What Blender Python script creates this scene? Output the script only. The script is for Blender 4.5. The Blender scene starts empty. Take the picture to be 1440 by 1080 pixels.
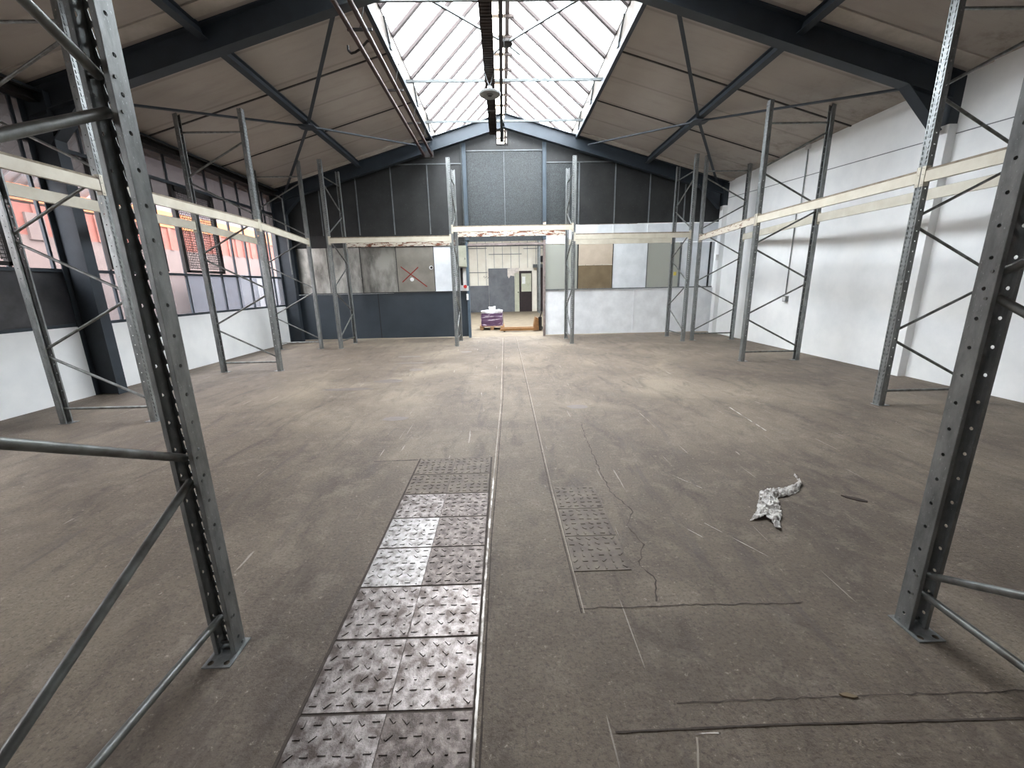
import bpy, math, random
from mathutils import Vector, Matrix, noise

SC = bpy.context.scene
COL = SC.collection
random.seed(7)
PI = math.pi

# ------------------------------------------------------------------ camera
H = 1.5
CW = ((0.9995771889, 0.0236785631, 0.0168751012),
      (-0.0219704015, 0.2349142929, 0.9717677585),
      (-0.0190458617, 0.9717276371, -0.2353351961))
cam = bpy.data.cameras.new('camera')
cam.sensor_width = 36.0
cam.lens = 575.0 / 1440.0 * 36.0
cam.clip_start = 0.02
cam.clip_end = 200
camo = bpy.data.objects.new('camera', cam)
COL.objects.link(camo)
camo.matrix_world = Matrix(((CW[0][0], CW[0][1], -CW[0][2], 0),
                            (CW[1][0], CW[1][1], -CW[1][2], 0),
                            (CW[2][0], CW[2][1], -CW[2][2], H),
                            (0, 0, 0, 1)))
SC.camera = camo

# ------------------------------------------------------------------ world, exposure
w = bpy.data.worlds.new('overcast_sky')
SC.world = w
w.use_nodes = True
wn = w.node_tree
wn.nodes.clear()
wo = wn.nodes.new('ShaderNodeOutputWorld')
wb = wn.nodes.new('ShaderNodeBackground')
wb.inputs['Color'].default_value = (0.90, 0.95, 1.0, 1)
wb.inputs['Strength'].default_value = 3.2
wn.links.new(wb.outputs[0], wo.inputs[0])
vs = SC.view_settings
vs.view_transform = 'Standard'
vs.look = 'None'
vs.gamma = 1.0
vs.use_curve_mapping = False
vs.exposure = 3.85


def portal(loc, rot, sx, sy):
    l = bpy.data.lights.new('daylight_portal', 'AREA')
    l.shape = 'RECTANGLE'
    l.size, l.size_y = sx, sy
    l.cycles.is_portal = True
    o = bpy.data.objects.new('daylight_portal', l)
    COL.objects.link(o)
    o.location = loc
    o.rotation_euler = rot
    return o

# portals only guide the sampling of the sky through the real openings
portal((0.13, 12.15, 5.30), (0, 0, 0), 3.75, 15.0)
portal((-6.45, 4.5, 2.6), (0, -PI / 2, 0), 3.2, 15.6)

# ------------------------------------------------------------------ materials
def s2l(c):
    return tuple((x / 255.0 / 12.92) if x / 255.0 <= 0.04045 else ((x / 255.0 + 0.055) / 1.055) ** 2.4 for x in c)


class NT:
    def __init__(s, name):
        s.m = bpy.data.materials.new(name)
        s.m.use_nodes = True
        s.t = s.m.node_tree
        s.t.nodes.clear()
        s.out = s.t.nodes.new('ShaderNodeOutputMaterial')

    def n(s, typ, **kw):
        nd = s.t.nodes.new(typ)
        for k, v in kw.items():
            if k.startswith('_'):
                setattr(nd, k[1:], v)
            else:
                nd.inputs[k.replace('__', ' ')].default_value = v
        return nd

    def l(s, a, b):
        s.t.links.new(a, b)

    def co(s, scale=(1, 1, 1), world=False):
        if world:
            g = s.n('ShaderNodeNewGeometry')
            src = g.outputs['Position']
        else:
            src = s.n('ShaderNodeTexCoord').outputs['Object']
        mp = s.n('ShaderNodeMapping')
        mp.inputs['Scale'].default_value = scale
        s.l(src, mp.inputs['Vector'])
        return mp.outputs[0]

    def noise(s, vec, scale, detail=6, rough=0.6, dist=0.0):
        nd = s.n('ShaderNodeTexNoise')
        nd.inputs['Scale'].default_value = scale
        nd.inputs['Detail'].default_value = detail
        nd.inputs['Roughness'].default_value = rough
        nd.inputs['Distortion'].default_value = dist
        s.l(vec, nd.inputs['Vector'])
        return nd.outputs['Fac']

    def ramp(s, fac, stops):
        r = s.n('ShaderNodeValToRGB')
        e = r.color_ramp.elements
        while len(e) > 1:
            e.remove(e[-1])
        e[0].position = stops[0][0]
        e[0].color = (*stops[0][1], 1) if not isinstance(stops[0][1], (int, float)) else (stops[0][1],) * 3 + (1,)
        for p, c in stops[1:]:
            el = e.new(p)
            el.color = (*c, 1) if not isinstance(c, (int, float)) else (c, c, c, 1)
        s.l(fac, r.inputs[0])
        return r.outputs[0]

    def mix(s, fac, a, b, mode='MIX'):
        m = s.n('ShaderNodeMix')
        m.data_type = 'RGBA'
        m.blend_type = mode
        for sock, v in ((m.inputs[0], fac), (m.inputs[6], a), (m.inputs[7], b)):
            if hasattr(v, 'is_linked') or hasattr(v, 'links'):
                s.l(v, sock)
            elif isinstance(v, (int, float)):
                sock.default_value = v
            else:
                sock.default_value = (*v, 1)
        return m.outputs[2]

    def bsdf(s, color, rough=0.6, metal=0.0, bump=None, bstr=0.3, bdist=0.01, spec=0.5):
        b = s.n('ShaderNodeBsdfPrincipled')
        for sock, v in ((b.inputs['Base Color'], color), (b.inputs['Roughness'], rough), (b.inputs['Metallic'], metal)):
            if hasattr(v, 'links'):
                s.l(v, sock)
            elif isinstance(v, (int, float)):
                sock.default_value = v
            else:
                sock.default_value = (*v, 1)
        b.inputs['Specular IOR Level'].default_value = spec
        if bump is not None:
            bp = s.n('ShaderNodeBump')
            bp.inputs['Strength'].default_value = bstr
            bp.inputs['Distance'].default_value = bdist
            s.l(bump, bp.inputs['Height'])
            s.l(bp.outputs[0], b.inputs['Normal'])
        s.l(b.outputs[0], s.out.inputs[0])
        return b


def paint(name, c1, c2=None, rough=0.6, metal=0.0, scale=6, stretch=(1, 1, 1), bstr=0.15, lo=0.35, hi=0.68, speck=None, spec=0.4, world=False):
    """a mottled surface: c1 with patches of c2, optional fine specks"""
    n = NT(name)
    v = n.co(stretch, world)
    a = s2l(c1)
    b = s2l(c2) if c2 else tuple(x * 0.8 for x in a)
    f = n.noise(v, scale, 8, 0.62)
    col = n.ramp(f, [(lo, a), (hi, b)])
    if speck:
        f2 = n.noise(v, scale * 12, 3, 0.7)
        k = n.ramp(f2, [(speck[1], 0.0), (speck[1] + 0.06, 1.0)])
        col = n.mix(k, col, s2l(speck[0]))
    n.bsdf(col, rough, metal, n.noise(v, scale * 7, 4, 0.6), bstr, 0.004, spec)
    return n.m


M = {}
# concrete floor
def floor_mat():
    n = NT('dirty_concrete')
    v = n.co((1, 1, 1), True)
    big = n.noise(v, 0.55, 6, 0.6, 0.6)
    col = n.ramp(big, [(0.3, s2l((88, 78, 69))), (0.5, s2l((108, 97, 85))), (0.68, s2l((132, 121, 105)))])
    st = n.noise(n.co((1.6, 0.5, 1), True), 2.2, 9, 0.7, 1.2)
    k = n.ramp(st, [(0.5, 0.0), (0.72, 0.75)])
    col = n.mix(k, col, s2l((66, 57, 52)))
    md = n.noise(v, 4.5, 9, 0.72, 0.4)
    col = n.mix(n.ramp(md, [(0.5, 0.0), (0.74, 0.6)]), col, s2l((150, 140, 128)))
    gr = n.noise(v, 60, 5, 0.75)
    col = n.mix(n.ramp(gr, [(0.36, 0.55), (0.5, 0.0)]), col, s2l((66, 58, 52)))
    gr2 = n.noise(v, 30, 5, 0.85)
    col = n.mix(n.ramp(gr2, [(0.60, 0.0), (0.70, 0.8)]), col, s2l((178, 168, 156)))
    # long pale drag scratches
    vr = n.n('ShaderNodeMapping')
    vr.inputs['Rotation'].default_value = (0, 0, 0.62)
    vr.inputs['Scale'].default_value = (9, 0.35, 1)
    n.l(v, vr.inputs['Vector'])
    sc_ = n.noise(vr.outputs[0], 3.2, 3, 0.5, 0.3)
    col = n.mix(n.ramp(sc_, [(0.71, 0.0), (0.735, 0.55)]), col, s2l((184, 176, 166)))
    # tyre marks
    vt = n.n('ShaderNodeMapping')
    vt.inputs['Rotation'].default_value = (0, 0, -0.25)
    vt.inputs['Scale'].default_value = (2.4, 0.3, 1)
    n.l(v, vt.inputs['Vector'])
    ty = n.noise(vt.outputs[0], 2.0, 4, 0.55, 1.5)
    col = n.mix(n.ramp(ty, [(0.6, 0.0), (0.7, 0.45)]), col, s2l((86, 78, 74)))
    rg = n.ramp(md, [(0.3, 0.52), (0.7, 0.8)])
    bmp = n.mix(0.5, n.noise(v, 45, 6, 0.7), n.noise(v, 7, 6, 0.7))
    n.bsdf(col, rg, 0.0, bmp, 0.8, 0.02, 0.3)
    return n.m

M['floor'] = floor_mat()
M['far_floor'] = paint('pale_concrete', (128, 116, 98), (106, 95, 80), 0.7, scale=3, world=True, spec=0.3)
M['crack'] = paint('crack_dirt', (62, 54, 49), (80, 71, 64), 0.9, scale=30)
M['trench'] = paint('trench_fill', (112, 102, 92), (92, 82, 73), 0.85, scale=14, bstr=0.5)
M['plate_clean'] = paint('clean_plate_steel', (158, 154, 151), (98, 92, 88), 0.4, 0.8, scale=22, lo=0.42, hi=0.66, bstr=0.25, speck=((92, 82, 78), 0.62))
M['plate_worn'] = paint('worn_plate_steel', (150, 143, 139), (80, 71, 66), 0.44, 0.7, scale=16, lo=0.38, hi=0.6, bstr=0.35, speck=((80, 70, 66), 0.6))
M['plate_dull'] = paint('dull_plate_steel', (128, 118, 112), (76, 67, 62), 0.5, 0.5, scale=22, lo=0.36, hi=0.58, bstr=0.35, speck=((170, 162, 156), 0.64))
M['plate_dusty'] = paint('dust_covered_plate', (118, 107, 95), (92, 82, 73), 0.7, 0.05, scale=9, lo=0.36, hi=0.6, bstr=0.3)
M['rail_white'] = paint('scraped_rail_edge', (206, 200, 192), (110, 100, 92), 0.5, 0.3, scale=9, stretch=(1, 0.6, 1), lo=0.44, hi=0.56)
M['rail_dull'] = paint('dusty_rail_edge', (170, 160, 146), (120, 110, 100), 0.7, 0.1, scale=5, stretch=(1, 0.6, 1))
M['white_wall'] = paint('white_limewash', (236, 237, 236), (222, 224, 224), 0.85, scale=1.4, bstr=0.35, lo=0.4, hi=0.7, spec=0.2, world=True)
M['white_paint'] = paint('white_board_paint', (232, 234, 236), (212, 214, 216), 0.6, scale=3, bstr=0.2, speck=((150, 146, 140), 0.73))
M['ceiling'] = None
def ceil_mat():
    n = NT('ceiling_boards')
    v = n.co((1, 1, 1), True)
    f = n.noise(v, 0.9, 6, 0.6)
    col = n.ramp(f, [(0.3, s2l((168, 161, 154))), (0.7, s2l((156, 148, 141)))])
    f2 = n.noise(n.co((0.5, 3.0, 1), True), 2.0, 6, 0.6)
    col = n.mix(n.ramp(f2, [(0.5, 0.0), (0.8, 0.4)]), col, s2l((130, 122, 116)))
    # board joints running down the slope
    wv = n.n('ShaderNodeTexWave')
    wv.wave_type = 'BANDS'
    wv.bands_direction = 'Y'
    wv.inputs['Scale'].default_value = 0.32 / 1.0
    wv.inputs['Distortion'].default_value = 0.0
    n.l(v, wv.inputs['Vector'])
    col = n.mix(n.ramp(wv.outputs['Fac'], [(0.0, 0.35), (0.012, 0.0)]), col, s2l((104, 97, 92)))
    # damp stains by the right eaves
    sp = n.n('ShaderNodeSeparateXYZ')
    n.l(v, sp.inputs[0])
    mr = n.n('ShaderNodeMapRange')
    mr.inputs['From Min'].default_value = 4.6
    mr.inputs['From Max'].default_value = 5.9
    n.l(sp.outputs['X'], mr.inputs['Value'])
    f3 = n.noise(v, 2.6, 8, 0.75)
    k = n.ramp(f3, [(0.5, 0.0), (0.66, 0.6)])
    mm = n.n('ShaderNodeMath')
    mm.operation = 'MULTIPLY'
    n.l(mr.outputs[0], mm.inputs[0])
    n.l(k, mm.inputs[1])
    col = n.mix(mm.outputs[0], col, s2l((108, 100, 90)))
    n.bsdf(col, 0.85, 0, n.noise(v, 12, 4, 0.6), 0.25, 0.01, 0.2)
    return n.m
M['ceiling'] = ceil_mat()
M['joint'] = paint('joint_strip', (70, 66, 64), (56, 53, 52), 0.8)
M['kerb_board'] = paint('kerb_board', (84, 78, 72), (62, 54, 48), 0.8, scale=6)
M['cream_pale'] = paint('pale_cream_tone', (184, 177, 168), (164, 156, 146), 0.8, scale=4)
M['steel_paint'] = paint('blue_grey_steel_paint', (82, 97, 110), (70, 83, 94), 0.55, 0.0, scale=3, bstr=0.1, speck=((120, 128, 132), 0.76), world=True)
M['steel_dark'] = paint('dark_slate_steel_paint', (52, 59, 66), (42, 48, 54), 0.55, 0.0, scale=3, bstr=0.1, world=True)
M['steel_raft'] = paint('gable_steel_paint', (46, 54, 61), (40, 47, 54), 0.5, 0.0, scale=3, bstr=0.1, world=True)
M['steel_blue'] = paint('light_blue_steel_paint', (76, 88, 98), (66, 77, 86), 0.5, 0.0, scale=3, bstr=0.1, world=True)
M['black_steel'] = paint('black_steel', (34, 32, 32), (46, 42, 40), 0.6, 0.2, scale=8)
M['galv'] = paint('galvanised_steel', (150, 153, 152), (110, 113, 113), 0.42, 0.6, scale=16, stretch=(1, 1, 0.35), bstr=0.15, speck=((176, 180, 180), 0.64))
M['galv_dark'] = paint('weathered_tube_steel', (134, 138, 136), (96, 94, 90), 0.42, 0.65, scale=12, bstr=0.15)
M['beam_cream'] = paint('cream_beam_enamel', (208, 203, 188), (194, 187, 170), 0.45, 0.0, scale=5, stretch=(1, 1, 1), bstr=0.1, speck=((150, 130, 104), 0.74))
M['beam_edge_dark'] = paint('dark_beam_edge', (112, 100, 86), (150, 140, 122), 0.8, 0.0, scale=9)  # darker brown-grey line along the upper edge of each beam
def rusty(name, lo, hi):
    n = NT(name)
    v = n.co((1, 1, 1))
    f = n.noise(n.co((2.2, 2.2, 9)), 2.6, 8, 0.7, 0.6)
    k = n.ramp(f, [(lo, 0.0), (hi, 1.0)])
    r = n.ramp(n.noise(v, 22, 5, 0.7), [(0.35, s2l((128, 72, 44))), (0.65, s2l((78, 50, 40)))])
    col = n.mix(k, s2l((196, 188, 174)), r)
    n.bsdf(col, n.ramp(f, [(lo, 0.45), (hi, 0.9)]), 0, n.noise(v, 40, 5, 0.7), 0.5, 0.003)
    return n.m
M['beam_rusty'] = rusty('flaking_rusty_beam_enamel', 0.5, 0.54)
M['beam_rusty2'] = rusty('lightly_rusted_beam_enamel', 0.56, 0.6)
M['pipe_rust'] = paint('rusty_brown_pipe', (66, 46, 42), (46, 33, 30), 0.5, 0.2, scale=14, stretch=(1, 0.4, 1), speck=((150, 120, 110), 0.7))
M['bar_brown'] = paint('rusty_glazing_bar', (52, 42, 40), (38, 30, 28), 0.7, 0.0, scale=8)
M['lamp_grey'] = paint('lamp_grey_enamel', (128, 130, 128), (104, 106, 104), 0.5)
M['tray'] = paint('ribbed_dark_trunking', (58, 48, 44), (44, 38, 36), 0.6, 0.2, scale=9)
M['tie_grey'] = paint('pale_tie_bar_paint', (84, 88, 88), (66, 70, 70), 0.5, 0.2, scale=9)
M['panel_dark'] = paint('dark_grey_sheet', (52, 53, 53), (40, 41, 41), 0.5, 0.2, scale=2.2, bstr=0.2, speck=((68, 71, 71), 0.64), world=True)  # dark grey with sparse paler specks
M['panel_speck'] = paint('speckled_grey_sheet', (46, 49, 50), (38, 41, 42), 0.5, 0.2, scale=7, bstr=0.3, speck=((68, 73, 74), 0.5), world=True)
M['panel_metal'] = paint('dull_zinc_sheet', (156, 155, 148), (104, 103, 98), 0.32, 0.85, scale=2.0, stretch=(1.4, 1, 0.6), lo=0.4, hi=0.62, bstr=0.1, speck=((196, 194, 184), 0.68), world=True)
M['panel_taupe'] = paint('taupe_painted_sheet', (140, 136, 128), (126, 122, 114), 0.5, 0.2, scale=3, bstr=0.1)
M['panel_white'] = paint('whitewashed_sheet', (226, 230, 234), (208, 213, 217), 0.6, scale=3, bstr=0.2, speck=((176, 176, 172), 0.76))
M['panel_blue'] = paint('slate_blue_dado_sheet', (56, 64, 71), (47, 55, 62), 0.45, 0.0, scale=1.6, bstr=0.1, speck=((120, 128, 134), 0.75), world=True)
M['panel_beige'] = paint('beige_board', (196, 182, 164), (182, 168, 150), 0.7, scale=3)
M['panel_brown'] = paint('olive_brown_board', (124, 108, 84), (106, 92, 70), 0.6, scale=3, speck=((150, 140, 122), 0.72))
M['seam'] = paint('panel_cover_strip', (112, 116, 118), (92, 96, 98), 0.6, 0.2)
M['seam_dark'] = paint('dark_panel_joint', (36, 38, 40), (46, 48, 50), 0.8)
M['jamb_brown'] = paint('worn_brown_jamb', (140, 128, 124), (104, 92, 88), 0.7, scale=9)
M['red_paint'] = paint('red_spray_paint', (150, 50, 42), (120, 44, 38), 0.6, scale=20)
M['red_plastic'] = paint('red_plastic_button', (190, 50, 44), (150, 36, 32), 0.4)
M['box_cream'] = paint('grey_cream_enamel', (178, 178, 162), (158, 158, 142), 0.5)
M['white_plastic'] = paint('white_plastic', (226, 226, 224), (206, 206, 204), 0.4)
M['yellow'] = paint('yellow_label', (216, 196, 90), (190, 170, 70), 0.6)
M['far_cream'] = paint('cream_corrugated_board', (238, 233, 220), (226, 218, 203), 0.7, scale=2, world=True)
M['far_grey'] = paint('grey_dado_paint', (112, 114, 118), (92, 94, 98), 0.6, scale=2.4, speck=((180, 180, 178), 0.75), world=True)
M['door_cream'] = paint('pale_olive_door', (186, 186, 166), (170, 170, 150), 0.6)
M['dark_void'] = paint('dark_door_and_void', (44, 30, 30), (34, 25, 25), 0.6)
M['pale_torn'] = paint('torn_plaster', (226, 218, 210), (200, 190, 180), 0.9)
M['wood'] = paint('pallet_wood', (176, 140, 104), (138, 104, 76), 0.8, scale=12, stretch=(0.4, 2, 2))
M['film'] = paint('stretch_film', (240, 240, 242), (214, 212, 218), 0.25, scale=8)
M['purple'] = None
def purple():
    n = NT('purple_sacks_in_film')
    v = n.co((0.5, 0.5, 3.5))
    f = n.noise(v, 3.0, 6, 0.65, 0.8)
    col = n.ramp(f, [(0.40, s2l((86, 58, 88))), (0.54, s2l((112, 84, 116))), (0.58, s2l((222, 212, 224))), (0.75, s2l((240, 236, 240)))])
    n.bsdf(col, 0.3, 0, n.noise(v, 9, 5, 0.6), 0.6, 0.03)
    return n.m
M['purple'] = purple()
M['jack_yellow'] = paint('worn_yellow_enamel', (140, 100, 56), (112, 78, 48), 0.5, scale=9)
M['rubber'] = paint('black_rubber', (34, 33, 33), (44, 43, 42), 0.7)
M['rag'] = paint('crumpled_plastic_film', (206, 203, 198), (140, 134, 128), 0.3, scale=26, lo=0.42, hi=0.6, bstr=1.0, speck=((88, 80, 74), 0.62))
M['leaf'] = paint('dark_oily_scrap', (60, 48, 40), (44, 36, 32), 0.7, scale=30)
M['outside_ground'] = paint('yard_paving', (140, 136, 134), (124, 121, 119), 0.9, scale=2)
M['out_base'] = paint('pinkish_render', (98, 84, 80), (84, 72, 69), 0.9, scale=1.2)
M['out_red'] = paint('brick_red_cladding', (122, 66, 54), (100, 52, 43), 0.8, scale=3)
M['out_orange'] = paint('orange_fascia', (176, 100, 44), (140, 70, 34), 0.7, scale=1.6, stretch=(1, 0.5, 3))
M['out_mauve'] = paint('mauve_grey_cladding', (96, 88, 92), (84, 76, 80), 0.8, scale=1.5)
M['out_white'] = paint('white_ribbed_roofing', (140, 142, 146), (124, 126, 130), 0.6, scale=2)
M['out_blue'] = paint('pale_blue_van_paint', (92, 96, 104), (80, 84, 92), 0.4, scale=2)


def glass(name, transp, tint, scatter, nscale=3.0, rough_amt=0.1):
    """thin dirty glazing: clear share, diffusing dirt share, a little gloss"""
    n = NT(name)
    v = n.co((1, 1, 0.6), True)
    f = n.noise(v, nscale, 6, 0.65)
    dirt = n.ramp(f, [(0.3, 1 - transp * 1.08 if transp < 0.92 else 1 - transp), (0.75, min(1.0, 1 - transp * 0.86))])
    tr = n.n('ShaderNodeBsdfTransparent')
    tr.inputs[0].default_value = (*s2l(tint), 1)
    tl = n.n('ShaderNodeBsdfTranslucent')
    tl.inputs[0].default_value = (*s2l(scatter), 1)
    df = n.n('ShaderNodeBsdfDiffuse')
    df.inputs[0].default_value = (*s2l(scatter), 1)
    m0 = n.n('ShaderNodeMixShader')
    m0.inputs[0].default_value = 0.4
    n.l(tl.outputs[0], m0.inputs[1])
    n.l(df.outputs[0], m0.inputs[2])
    m1 = n.n('ShaderNodeMixShader')
    n.l(dirt, m1.inputs[0])
    n.l(tr.outputs[0], m1.inputs[1])
    n.l(m0.outputs[0], m1.inputs[2])
    gl = n.n('ShaderNodeBsdfGlossy')
    gl.inputs['Roughness'].default_value = rough_amt
    gl.inputs[0].default_value = (0.8, 0.8, 0.8, 1)
    m2 = n.n('ShaderNodeMixShader')
    m2.inputs[0].default_value = 0.04
    n.l(m1.outputs[0], m2.inputs[1])
    n.l(gl.outputs[0], m2.inputs[2])
    n.l(m2.outputs[0], n.out.inputs[0])
    return n.m

M['sky_glass'] = glass('wired_skylight_glass', 0.42, (252, 253, 255), (196, 198, 200), 1.5, 0.3)
M['ridge_glass'] = glass('yellowed_ridge_sheet', 0.55, (255, 250, 238), (250, 244, 226), 4, 0.3)
M['glass_mid'] = glass('hazy_window_glass', 0.86, (188, 184, 184), (110, 100, 98), 2.5)
M['glass_low'] = glass('ribbed_obscured_glass', 0.72, (172, 170, 172), (96, 93, 94), 6.0)
M['glass_top'] = glass('dark_mauve_glass', 0.10, (122, 120, 118), (38, 35, 34), 2.0)  # darker, barely clear glass for the upper and transom panes
M['glass_gable'] = glass('frosted_partition_glass', 0.12, (226, 226, 220), (184, 186, 180), 2.0, 0.2)
M['metal_low'] = paint('grey_sheet_infill', (92, 92, 94), (68, 68, 70), 0.35, 0.6, scale=1.6, bstr=0.1, lo=0.38, hi=0.64, speck=((124, 124, 124), 0.72), world=True)


# ------------------------------------------------------------------ mesh helpers
class MB:
    def __init__(s):
        s.v = []
        s.f = []
        s.mi = []
        s.k = 0

    def mat(s, k):
        s.k = k
        return s

    def add(s, vs_, fs):
        o = len(s.v)
        s.v += [tuple(p) for p in vs_]
        for f in fs:
            s.f.append(tuple(i + o for i in f))
            s.mi.append(s.k)
        return s

    def box(s, x0, x1, y0, y1, z0, z1):
        if x0 > x1: x0, x1 = x1, x0
        if y0 > y1: y0, y1 = y1, y0
        if z0 > z1: z0, z1 = z1, z0
        v = [(x, y, z) for x in (x0, x1) for y in (y0, y1) for z in (z0, z1)]
        return s.add(v, [(0, 1, 3, 2), (4, 6, 7, 5), (0, 4, 5, 1), (2, 3, 7, 6), (0, 2, 6, 4), (1, 5, 7, 3)])

    def bar(s, a, b, wd, ht, up=(0, 0, 1)):
        """rectangular bar from a to b, wd across, ht along up"""
        a, b = Vector(a), Vector(b)
        d = (b - a).normalized()
        sd = d.cross(Vector(up))
        if sd.length < 1e-4:
            sd = Vector((1, 0, 0))
        sd.normalize()
        u = sd.cross(d).normalized()
        v = []
        for p in (a, b):
            for i, j in ((-1, -1), (1, -1), (1, 1), (-1, 1)):
                v.append(p + sd * (wd / 2 * i) + u * (ht / 2 * j))
        return s.add(v, [(0, 3, 2, 1), (4, 5, 6, 7), (0, 1, 5, 4), (1, 2, 6, 5), (2, 3, 7, 6), (3, 0, 4, 7)])

    def ibeam(s, a, b, wd, ht, up=(0, 0, 1), tf=0.014, tw=0.010):
        a, b = Vector(a), Vector(b)
        d = (b - a).normalized()
        sd = d.cross(Vector(up)).normalized()
        u = sd.cross(d).normalized()
        o = u * (ht / 2 - tf / 2)
        s.bar(a + o, b + o, wd, tf, up)
        s.bar(a - o, b - o, wd, tf, up)
        s.bar(a, b, tw, ht - 2 * tf, up)
        return s

    def tube(s, a, b, r, n=12, caps=True):
        a, b = Vector(a), Vector(b)
        d = (b - a).normalized()
        sd = d.orthogonal().normalized()
        u = d.cross(sd)
        v = []
        for p in (a, b):
            for i in range(n):
                t = 2 * PI * i / n
                v.append(p + (sd * math.cos(t) + u * math.sin(t)) * r)
        f = [(i, (i + 1) % n, n + (i + 1) % n, n + i) for i in range(n)]
        if caps:
            f += [tuple(range(n - 1, -1, -1)), tuple(range(n, 2 * n))]
        return s.add(v, f)

    def lathe(s, c, prof, n=24):
        c = Vector(c)
        v = []
        for r, z in prof:
            for i in range(n):
                t = 2 * PI * i / n
                v.append(c + Vector((r * math.cos(t), r * math.sin(t), z)))
        f = []
        for k in range(len(prof) - 1):
            for i in range(n):
                j = (i + 1) % n
                f.append((k * n + i, k * n + j, (k + 1) * n + j, (k + 1) * n + i))
        f.append(tuple(range(n - 1, -1, -1)))
        f.append(tuple((len(prof) - 1) * n + i for i in range(n)))
        return s.add(v, f)

    def prism(s, pts, axis, c0, c1):
        """extrude 2D polygon; axis 'y': pts are (x,z)"""
        def P(p, c):
            return {'y': (p[0], c, p[1]), 'x': (c, p[0], p[1]), 'z': (p[0], p[1], c)}[axis]
        n = len(pts)
        v = [P(p, c0) for p in pts] + [P(p, c1) for p in pts]
        f = [tuple(range(n)), tuple(range(2 * n - 1, n - 1, -1))]
        f += [(i, n + i, n + (i + 1) % n, (i + 1) % n) for i in range(n)]
        return s.add(v, f)

    def build(s, name, mats, parent=None, smooth=False, loc=(0, 0, 0)):
        me = bpy.data.meshes.new(name)
        me.from_pydata(s.v, [], s.f)
        if not isinstance(mats, (list, tuple)):
            mats = [mats]
        for m in mats:
            me.materials.append(M[m] if isinstance(m, str) else m)
        for p, k in zip(me.polygons, s.mi):
            p.material_index = k
            p.use_smooth = smooth
        me.update()
        import bmesh
        bm = bmesh.new()
        bm.from_mesh(me)
        bmesh.ops.recalc_face_normals(bm, faces=bm.faces)
        bm.to_mesh(me)
        bm.free()
        if smooth:
            try:
                me.set_sharp_from_angle(angle=0.7)
            except Exception:
                pass
        o = bpy.data.objects.new(name, me)
        COL.objects.link(o)
        o.location = loc
        if parent is not None:
            o.parent = parent
        return o


def tag(o, label=None, cat=None, group=None, kind=None):
    if label: o['label'] = label
    if cat: o['category'] = cat
    if group: o['group'] = group
    if kind: o['kind'] = kind
    return o


def empty(name, loc=(0, 0, 0), rz=0.0, kind=None):
    o = bpy.data.objects.new(name, None)
    COL.objects.link(o)
    o.empty_display_size = 0.1
    o.location = loc
    o.rotation_euler = (0, 0, rz)
    if kind: o['kind'] = kind
    return o


def copy_tree(o, parent=None):
    c = o.copy()
    COL.objects.link(c)
    c.parent = parent
    for ch in o.children:
        copy_tree(ch, c)
    return c


# ------------------------------------------------------------------ dimensions
XL, XR = -6.2, 6.25
YG = 12.3
YB, YF = -6.0, 24.3
XC = 0.12
Z0, SL = 5.87, 0.283
def roof(x):
    return Z0 - SL * abs(x - XC)

# ------------------------------------------------------------------ floor and shell
fl = tag(MB().box(-7.5, 7.5, YB - 0.5, YG, -0.2, 0.0).build('floor', 'floor'), kind='structure')
tag(MB().box(-7.5, 7.5, YG, YF + 0.3, -0.2, -0.001).build('floor_far_hall', 'far_floor'), kind='structure')

# ceiling: two sloping slabs either side of the skylight slot
SXL, SXR = -1.80, 2.06
c = MB()
for x0, x1 in ((-6.6, SXL), (SXR, 6.6)):
    c.prism([(x0, roof(x0)), (x1, roof(x1)), (x1, roof(x1) + 0.12), (x0, roof(x0) + 0.12)], 'y', YB, YF + 0.3)
for x0, x1 in ((SXL, XC), (XC, SXR)):
    c.prism([(x0, roof(x0)), (x1, roof(x1)), (x1, roof(x1) + 0.12), (x0, roof(x0) + 0.12)], 'y', YB, 4.68)  # unseen infill closing the slot, added to darken the foreground
    c.prism([(x0, roof(x0)), (x1, roof(x1)), (x1, roof(x1) + 0.12), (x0, roof(x0) + 0.12)], 'y', 19.62, YF + 0.3)  # unseen infill over the far hall, added to cut its light
cl = tag(c.build('ceiling', 'ceiling'), kind='structure')
for y in (-1.9, 0.2, 2.2, 4.1, 8.0, 9.88, 14.3, 16.4, 18.4, 20.4, 22.4):
    for x0, x1 in ((-6.2, SXL), (SXR, 6.25)):
        MB().bar((x0, y, roof(x0) - 0.006), (x1, y, roof(x1) - 0.006), 0.028, 0.02).build('joint_strip', 'joint', cl)
for y in (5.93, 6.47, 11.83):  # strips paler than the ceiling, running beside the rafters
    for x0, x1 in ((-6.2, SXL), (SXR, 6.25)):
        MB().bar((x0, y, roof(x0) - 0.01), (x1, y, roof(x1) - 0.01), 0.22, 0.02).build('edge_strip', 'cream_pale', cl)

# right wall with shallow pilasters
tag(MB().box(XR, XR + 0.25, YB, YF, 0, 4.35).build('wall_right', 'white_wall'), kind='structure')
# left wall lower masonry, and the strip above the windows
lw = MB()
lw.box(XL - 0.2, XL, YB, 12.14, 0, 1.03)
lw.box(XL - 0.2, XL, YB, -3.0, 1.03, 4.3)  # unseen solid stretch instead of windows, added to dim the near end
lw.box(XL - 0.2, XL, 12.5, YF, 0, 4.3)
tag(lw.build('wall_left', 'white_wall'), kind='structure')
tag(MB().box(XL - 0.25, XR + 0.25, YB - 0.2, YB, 0, 6.1).build('wall_front', 'far_cream'), kind='structure')

# thin groove line along the right wall, and skirting shadow gap
tag(MB().bar((XR - 0.002, 5.0, 3.34), (XR - 0.002, 12.2, 3.72), 0.006, 0.012).build('trim_1', 'seam'), kind='structure')

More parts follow.
